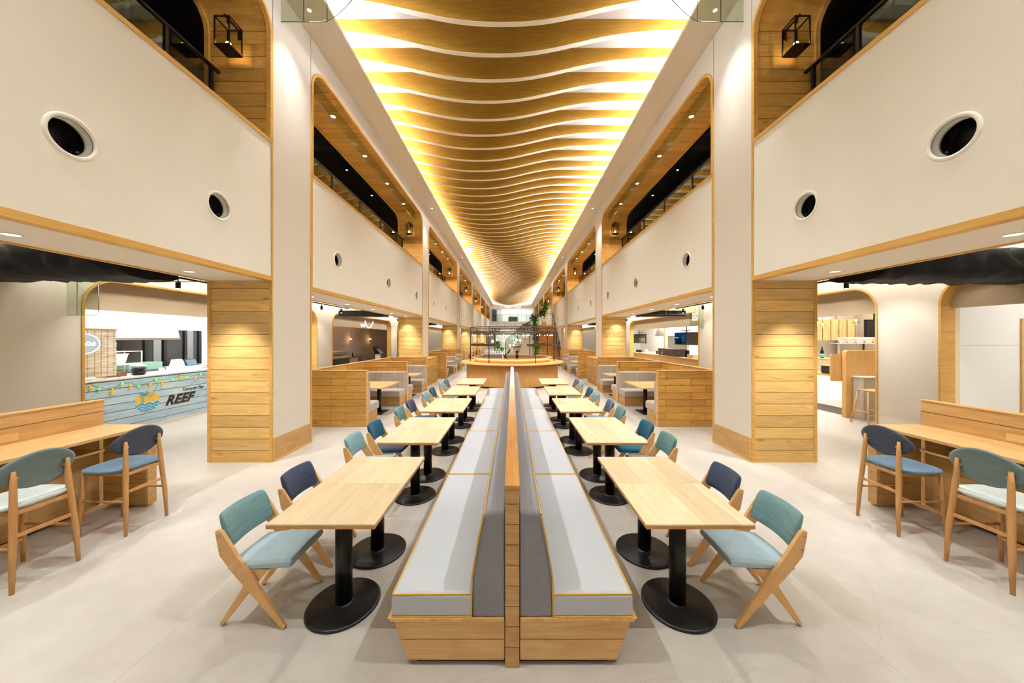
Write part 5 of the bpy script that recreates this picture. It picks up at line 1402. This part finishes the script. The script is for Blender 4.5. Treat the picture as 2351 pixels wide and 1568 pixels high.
# things on the bar
gr = thing('coffee_grinder', 'black coffee grinder with clear funnel hopper on the round bar', 'grinder', (.19, 12.9, .84))
MB().lathe([(.11, 0), (.12, .04), (.13, .16), (.11, .25), (.05, .30), (.05, .34), (.065, .38), (.05, .42)], 20).build('body', M['black'], gr)
MB().lathe([(.05, .42), (.165, .72)], 20).build('hopper', glass('hopper_glass', (236, 226, 216), .15), gr); MB().lathe([(.16, .72), (.168, .725), (.168, .75), (.05, .765)], 20).build('lid', M['dkp'], gr)
MB().lathe([(.01, .43), (.09, .56), (.01, .58)], 16).build('coffee_beans', flat('coffee_beans', (120, 86, 64), .7), gr)
em = thing('espresso_machine', 'wide white espresso machine on the left of the round bar', 'coffee machine', (-.82, 13.95, .84))
MB().box(-.42, .42, -.28, .28, 0, .42).build('body', M['white'], em, bevel=.03); MB().box(-.40, .40, -.33, -.28, .30, .40).build('group_head', M['steel'], em); MB().box(-.40, .40, -.42, -.28, 0, .05).build('drip_tray', M['steel'], em)
for q in range(7):
    for r_ in range(2):
        tag(MB().lathe([(.030, 0), (.042, .10), (.040, .10), (.028, .008)], 14).build('paper_cup', M['white'], None, (-1.17+q*.11, 13.82+r_*.2, 1.261)), f'white cup, {nth(q+1)} from the left in the {"front" if r_ == 0 else "back"} row on the espresso machine', 'cup', 'cups on the espresso machine')
sy = thing('tap_tower', 'dark sculptural drinks tap beside the espresso machine', 'tap', (-.25, 13.5, .842)); MB().tube([(0, 0, 0), (0, 0, .04), (.03, 0, .2), (-.06, 0, .34), (.10, 0, .50), (.16, 0, .62)], [.05, .05, .07, .05, .045, .02], 10).build('body', M['dkbrown'], sy); MB().tube([(-.12, 0, .12), (.1, 0, .2)], .03, 8).build('spout', M['dkbrown'], sy)
for q in range(8):
    tag(MB().lathe([(.03, 0), (.036, .09), (.034, .09), (.028, .006)], 14).build('drinking_glass', M['glass'] if q % 2 else M['white'], None, (-.12+q*.085, 13.25+.05*(q % 3), .8405)), f'small cup, {nth(q+1)} from the left behind the coffee grinder', 'cup', 'cups behind the grinder')
for q, (x, y) in enumerate(((.0, 15.68), (.14, 15.68), (-.45, 15.2), (-.62, 15.1))):
    tag(MB().lathe([(.05, 0), (.05, .18), (.02, .25), (.018, .32)], 14).build('syrup_bottle', M['white'], None, (x, y, 1.126) if abs(math.hypot(x, y-CYB)-1.6) < .12 else (x, y, .8405)), f'pale bottle, {nth(q+1)} in the group on the far side of the bar', 'bottle', 'pale bottles on the bar')

# ================================================================= stepped display, stairs, planting beyond the bar
for k, (x0, zt_) in enumerate(((-.27, 1.14), (.26, 1.52), (.73, 1.90))):
    c = thing('stepped_plinth', f'white display plinth with oak top, {nth(k+1)} step up towards the staircase', 'plinth', (0, 0, 0), 0, 'stepped display plinths')
    x1 = (.255, .725, 1.60)[k]
    MB().box(x0, x1 if k < 2 else 1.60, 24.0, 25.2, 0, zt_-.07).build('body', M['plaster'], c); MB().box(x0-.03 if k == 0 else x0, x1, 23.96, 25.2, zt_-.07, zt_).build('top_board', M['oakx'], c)
for q, (x, z) in enumerate(((-.15, 1.142), (.1, 1.142), (.36, 1.522), (.60, 1.522), (.85, 1.902), (1.10, 1.902))):
    l = thing('table_lamp', f'small glowing white table lamp, {nth(q+1)} going up the stepped display', 'lamp', (x, 24.4, z), 0, 'display lamps')
    MB().lathe([(.07, 0), (.07, .02), (.015, .03), (.015, .2)], 14).build('base', M['white'], l); MB().lathe([(.07, .2), (.05, .31)], 14).build('shade', M['bulbwhite'], l)
stt = thing('staircase', 'oak tread staircase with black railing climbing to the mezzanine on the right', 'stairs')
ns_ = 17; sx0, sx1 = 1.72, 3.36
for i in range(ns_):
    z = .178*(i+1); y = 22.6+.27*i
    MB().box(sx0, sx1, y-.02, y+.29, z-.045, z).build('tread', M['countwood'], stt)
    MB().box(sx0+.02, sx1-.02, y, y+.02, z-.178, z-.045).build('riser', M['edge'], stt)
MB().box(sx0, sx1, 22.6+.27*ns_, 29.2, .178*ns_-.10, .178*ns_).build('landing', M['countwood'], stt)
for xx in (sx0-.02, sx1+.02):
    p0, p1 = (xx, 22.5, 0), (xx, 22.6+.27*ns_, .178*ns_)
    MB().tube([(xx, 22.5, 1.0), (xx, 22.6+.27*ns_, .178*ns_+1.0), (xx, 29.0, .178*ns_+1.0)], .028, 8).build('handrail', M['black'], stt)
    MB().prism([(22.5, 0), (22.6, .0), (22.6+.27*ns_+.1, .178*ns_-.2), (22.6+.27*ns_+.1, .178*ns_+.05), (22.5, .15)], xx-.015, xx+.015, 'x').build('stringer', M['black'], stt)
    for q in range(5):
        t = q/4; y = 22.5+.27*ns_*t; z = .178*ns_*t
        MB().box(xx-.02, xx+.02, y-.02, y+.02, z, z+1.0).build('post', M['black'], stt)
    for h in (.35, .65):
        MB().tube([(xx, 22.5, h), (xx, 22.6+.27*ns_, .178*ns_+h)], .010, 6).build('mid_rail', M['black'], stt)
gl = thing('stair_balustrade', 'slanting glass balustrade with dark top rail rising behind the stepped display', 'balustrade')
MB().prism([(-.56, 0), (1.6, 0), (1.6, 3.45), (.9, 3.05), (-.56, 1.75)], 27.0, 27.012, 'y').build('pane', M['glassrail'], gl)
MB().tube([(-.56, 27.0, 0), (-.56, 27.0, 1.75), (.55, 27.0, 2.72), (1.75, 27.0, 3.5)], .03, 8).build('top_rail', M['black'], gl)
MB().box(.42, .48, 26.97, 27.03, 0, 2.64).build('post', M['black'], gl)
sw = MB().box(3.46, 3.66, 23.2, 28.2, 0, 2.6).build('stair_shelf', M['plaster']); tag(sw, 'pale shelf wall with oak ledges beside the staircase', 'shelf')
for z in (.7, 1.15, 1.6): MB().box(3.42, 3.46, 23.18, 26.6, z, z+.09).build('oak_ledge', M['oaky'], sw)

LEAF = {}
def leafmat(name, c):
    m = flat(name, c, .5, noise=.3, nscale=3); return m
M['leaf1'] = leafmat('leaf_fresh', (92, 156, 40)); M['leaf2'] = leafmat('leaf_dark', (34, 74, 40)); M['leaf3'] = leafmat('leaf_mid', (66, 120, 38))
M['bark'] = flat('bark', (92, 70, 48), .9)
def foliage(mb, c, r, n, size, rnd, flatz=1.0):
    for _ in range(n):
        while True:
            p = Vector((rnd.uniform(-1,1), rnd.uniform(-1,1), rnd.uniform(-1,1)))
            if p.length < 1: break
        p = Vector((c[0]+p.x*r[0], c[1]+p.y*r[1], c[2]+p.z*r[2]))
        a = rnd.uniform(0, 2*PI); t = rnd.uniform(-.9, .6); l = size*rnd.uniform(.7, 1.3)
        d = Vector((math.cos(a)*math.cos(t), math.sin(a)*math.cos(t), math.sin(t))); sd = d.cross(Vector((0,0,1))).normalized()*l*.28
        up = sd.cross(d).normalized()*l*.06
        mb.add([p, p+d*l*.5+sd+up, p+d*l, p+d*l*.5-sd+up], [(0,1,2,3)])
def plant(name, label, loc, blobs, stems, pot, group='indoor trees'):
    rnd = random.Random(hash(label) % 1000 if False else len(label)*7)
    t = thing(name, label, 'plant', loc, 0, group)
    for pth, r in stems: MB().tube(pth, r, 7).build('stem', M['bark'], t)
    bym = {}
    for c, r, n, size, mt in blobs:
        bym.setdefault(mt, MB()); foliage(bym[mt], c, r, n, size, rnd)
    for mt, mb in bym.items(): mb.build('foliage', M[mt], t, fix=False)
    if pot: MB().lathe([(pot[0]*.75, 0), (pot[0], pot[1]), (pot[0]*.92, pot[1]), (pot[0]*.9, pot[1]-.03)], 24).build('pot', M[pot[2]], t)
plant('indoor_tree', 'tall leafy green tree beside the foot of the staircase', (1.42, 20.6, 0),
      [((.05, 0, 1.95), (.22, .3, .28), 200, .13, 'leaf2'), ((.0, 0, 2.55), (.24, .3, .30), 240, .14, 'leaf3'), ((.08, 0, 2.95), (.2, .25, .28), 200, .14, 'leaf1'), ((.12, 0, 1.35), (.28, .3, .36), 330, .15, 'leaf1'), ((.05, 0, .75), (.2, .25, .3), 190, .14, 'leaf3'), ((-.1, 0, 3.2), (.28, .3, .22), 220, .13, 'leaf2'), ((-.5, .1, 2.75), (.28, .2, .12), 120, .12, 'leaf2'), ((-.85, .1, 2.5), (.25, .2, .10), 80, .11, 'leaf2')],
      [([(0, 0, .3), (.03, 0, 1.2), (-.02, .02, 2.2), (.02, 0, 3.1)], .03), ([(0, 0, 2.0), (-.4, .05, 2.6), (-.9, .1, 2.55)], .012)], (.24, .45, 'dkp'))
plant('indoor_tree', 'leafy green plant in a grey pot on the stair landing', (2.75, 28.3, 3.03),
      [((0, 0, 1.15), (.34, .35, .4), 300, .18, 'leaf3'), ((.1, 0, 1.65), (.28, .3, .35), 240, .18, 'leaf1'), ((.2, 0, 2.1), (.16, .2, .25), 70, .16, 'leaf1'), ((-.25, 0, .95), (.3, .3, .3), 150, .16, 'leaf2')], [([(0, 0, .4), (.05, 0, 1.3), (.15, 0, 2.0)], .025)], (.22, .55, 'tan'))
plant('potted_plant', 'bushy green plant on the low shelf beyond the left of the bar', (-1.05, 23.0, 0), [((0, 0, 1.55), (.24, .3, .26), 200, .14, 'leaf3'), ((.0, 0, 1.35), (.2, .25, .2), 140, .13, 'leaf1')], [([(0, 0, .9), (0, 0, 1.5)], .02)], (.2, 1.05, 'bronze'))
plant('potted_plant', 'small green plant beside the stepped display beyond the bar', (-.72, 22.4, 0), [((0, 0, 1.15), (.17, .2, .18), 150, .12, 'leaf1')], [([(0, 0, .7), (0, 0, 1.1)], .015)], (.15, .85, 'dkp'))

# chairs and tables beyond the bar on the left
def make_wchair():
    t = thing('wooden_chair', 'x', 'chair')
    for sx in (-1, 1):
        MB().tube([(sx*.20, -.2, 0), (sx*.19, -.19, .44)], .017, 8).build('leg', M['stoolwood'], t); MB().tube([(sx*.20, .2, 0), (sx*.19, .19, .44)], .017, 8).build('leg', M['stoolwood'], t)
        MB().tube([(sx*.19, .19, .44), (sx*.2, .24, .78)], .014, 8).build('back_post', M['stoolwood'], t)
    MB().box(-.22, .22, -.22, .22, .44, .465).build('seat', M['stoolwood'], t, bevel=.01)
    MB().tube([(-.2, .24, .76), (-.1, .27, .79), (.1, .27, .79), (.2, .24, .76)], .02, 8).build('backrest', M['stoolwood'], t)
    return tree_of(t)
wc = make_wchair(); fw = True
for q, (x, y, rz) in enumerate(((-3.05, 25.2, 0), (-2.45, 25.2, 0), (-3.05, 23.6, PI), (-2.45, 23.6, PI), (-3.05, 27.6, 0), (-2.45, 27.6, 0), (-3.05, 26.3, PI), (-2.45, 26.3, PI))):
    lb = f'wooden chair, {nth(q+1)} of those at the oak tables beyond the left booths'
    if fw: wc[0].location = (x, y, 0); wc[0].rotation_euler = (0,0,rz); wc[0]['label'] = lb; wc[0]['group'] = 'chairs beyond the booths'; fw = False
    else: dup(wc, (x, y, 0), rz, lb, 'chairs beyond the booths')
for q, y in enumerate((24.4, 26.95)):
    t = thing('dining_table', f'square oak table, {nth(q+1)} beyond the booths on the left', 'table', (-2.75, y, 0), 0, 'tables beyond the booths')
    MB().box(-.55, .55, -.3, .3, .70, .73).build('tabletop', M['oakx'], t)
    for sx in (-.45, .45):
        for sy in (-.22, .22): MB().box(sx-.02, sx+.02, sy-.02, sy+.02, 0, .70).build('leg', M['black'], t)
    MB().box(.06, .12, -.04, .04, .731, .95).build('menu_stand', M['black'], t)

# ================================================================= end wall with its upper room
YE_ = YEND
struct(MB().box(-X0-.3, X0+.3, YE_, YE_+.3, 6.78, ZT).build('wall_end', M['soffit']))
struct(MB().box(-X0-.3, X0+.3, YE_, YE_+.3, 3.35, 4.66).build('wall_end', M['white']))
struct(MB().box(-X0-.3, -3.40, YE_, YE_+.3, 4.66, 6.78).build('wall_end', M['white'])); struct(MB().box(3.40, X0+.3, YE_, YE_+.3, 4.66, 6.78).build('wall_end', M['white']))
struct(MB().box(-4.4, 4.4, YE_+.3, 59.9, 4.5, 4.66).build('ceiling', M['white']))
struct(MB().box(-4.4, 4.4, 58, 58.1, 4.66, 7.2).build('wall_end', M['white'])); struct(MB().box(-4.4, 4.4, YE_+.3, 58, 7.2, 7.3).build('ceiling', M['ceilwhite']))
struct(MB().box(-4.0, -1.85, 57.7, 58, 4.66, 7.2).build('wall_end', M['concrete']))
for sx in (-1, 1): struct(MB().box(sx*4.3, sx*4.4, YE_+.3, 58, 4.66, 7.2).build('wall_end', M['white']))
light('end_room_light', 'AREA', (0, 55.5, 7.15), LG['stall']*80, (.93, .96, 1.0), (0,0,0), size=6, sizey=3.5)
tag(MB().box(-3.55, -2.75, 57.4, 57.69, 4.66, 6.9).build('dark_doorway_panel', M['dkp']), 'tall dark panel in the upper room at the far end', 'panel')
tag(MB().box(-.66, .95, 57.8, 57.99, 4.66, 5.75).build('dark_opening_panel', M['dkp']), 'wide dark panel low on the back wall of the far upper room', 'panel')
rl = thing('end_railing', 'thin black railing along the far upper room edge', 'railing')
MB().box(-3.40, 3.40, YE_+.05, YE_+.09, 5.74, 5.78).build('handrail', M['black'], rl)
for q in range(6): MB().box(-2.95+q*1.32, -2.91+q*1.32, YE_+.05, YE_+.09, 4.66, 5.74).build('post', M['black'], rl)
MB().box(-3.39, 3.39, YE_+.064, YE_+.076, 4.70, 5.72).build('pane', M['glass'], rl)
tk = thing('end_track', 'short row of six bright spots on a rail below the last wavy fins', 'track lights', (0, YE_-.25, 6.92))
MB().box(-1.35, 1.5, -.02, .02, .06, .10).build('rail', M['white'], tk)
for q, x in enumerate((-1.12, -.74, -.36, .55, .93, 1.31)): MB().lathe([(.07, .06), (.07, 0), (.05, -.02)], 14, (x, 0, 0)).build('spot_head', M['bulbwhite'], tk)
MB().tube([(0, 0, .1), (0, 0, .5)], .01, 6).build('hanger_rod', M['white'], tk)
# lounge below
M['sagewall'] = flat('sage_wall', (188, 190, 172), .8)
struct(MB().box(-9, 9, 58, 58.1, 0, 4.5).build('wall_end', M['sagewall']))
light('lounge_fill', 'AREA', (0, 55.6, 4.45), LG['stall']*160, NEUT, (0,0,0), size=5, sizey=4)  # added area fill tucked under the upper slab, no fitting drawn
for x in (-.75, .9):
    o = light('parapet_light', 'SPOT', (x, YE_-.25, 6.88), 260, COOL, (0,0,0), spot=110, blend=.8, radius=.08); aim(o, (x*2, YE_, 3.6))
for q, x in enumerate((-3.3, -2.2)):
    mi = thing('arched_mirror', f'arched bronze framed mirror, {nth(q+1)} from the left on the far lounge wall', 'mirror', (x*1.7, 57.95, 0), 0, 'arched mirrors')
    pr = [(-.8, .8), (.8, .8)] + [(.8*math.cos(PI*i/14), 2.2+.8*math.sin(PI*i/14)) for i in range(15)]
    MB().prism(pr, -.02, 0, 'y').build('mirror_pane', flat('mirror_glass', (190, 194, 182), .1, metal=.8) if q == 0 else bpy.data.materials['mirror_glass'], mi)
    MB().tube([(x_, -.03, z_) for x_, z_ in pr+[pr[0]]], .03, 6).build('frame', M['bronze'], mi)
for q, (x, y, z) in enumerate(((-2.4, 40, 1.55), (-1.85, 40, 1.7), (-.95, 40, 1.62), (.3, 41, 1.4), (.55, 41, 1.75))):
    p = thing('globe_lamp', f'glowing globe pendant, {nth(q+1)} from the left in the far lounge', 'pendant lamp', (x, y, z), 0, 'lounge globes')
    MB().lathe([(.01, -.14), (.11, -.09), (.15, 0), (.11, .09), (.03, .14)], 18).build('globe', M['bulb'] if q != 1 else M['bulbwhite'], p); MB().tube([(0, 0, .14), (0, 0, 3.6)], .008, 6).build('cord', M['black'], p)
light('lounge_globe', 'POINT', (-1.6, 39.6, 1.7), 60, WARM, radius=.3)
for q, x in enumerate((-1.55, 1.0)):
    t = thing('cone_pendant', f'flat dark disc pendant, {nth(q+1)} from the left beyond the bar', 'pendant lamp', (x, 36, 2.62), 0, 'disc pendants')
    MB().lathe([(.03, .12), (.55, .03), (.55, 0), (.03, .02)], 24).build('shade', M['dkp'], t); MB().tube([(0, 0, .1), (0, 0, 4.0)], .008, 6).build('cord', M['black'], t)
# ------------------------------------------------------------------ world and colour management
w = bpy.data.worlds.new('world'); SC.world = w; w.use_nodes = True
w.node_tree.nodes['Background'].inputs[0].default_value = (1, .95, .88, 1); w.node_tree.nodes['Background'].inputs[1].default_value = .02
SC.view_settings.view_transform = 'Standard'; SC.view_settings.look = 'None'; SC.view_settings.gamma = 1; SC.view_settings.use_curve_mapping = False
SC.view_settings.exposure = 0.0
cy = SC.cycles
cy.use_adaptive_sampling = True
for k in ('lens', 'bulb', 'bulbwhite', 'signlit', 'signface', 'neon', 'ybottle', 'gshell'): M[k].cycles.emission_sampling = 'NONE'
cy.adaptive_threshold = .17; cy.adaptive_min_samples = 12
cy.max_bounces = 6; cy.diffuse_bounces = 4; cy.glossy_bounces = 2; cy.transparent_max_bounces = 12; cy.transmission_bounces = 4
cy.caustics_reflective = False; cy.caustics_refractive = False; cy.use_denoising = True; cy.sample_clamp_indirect = 4
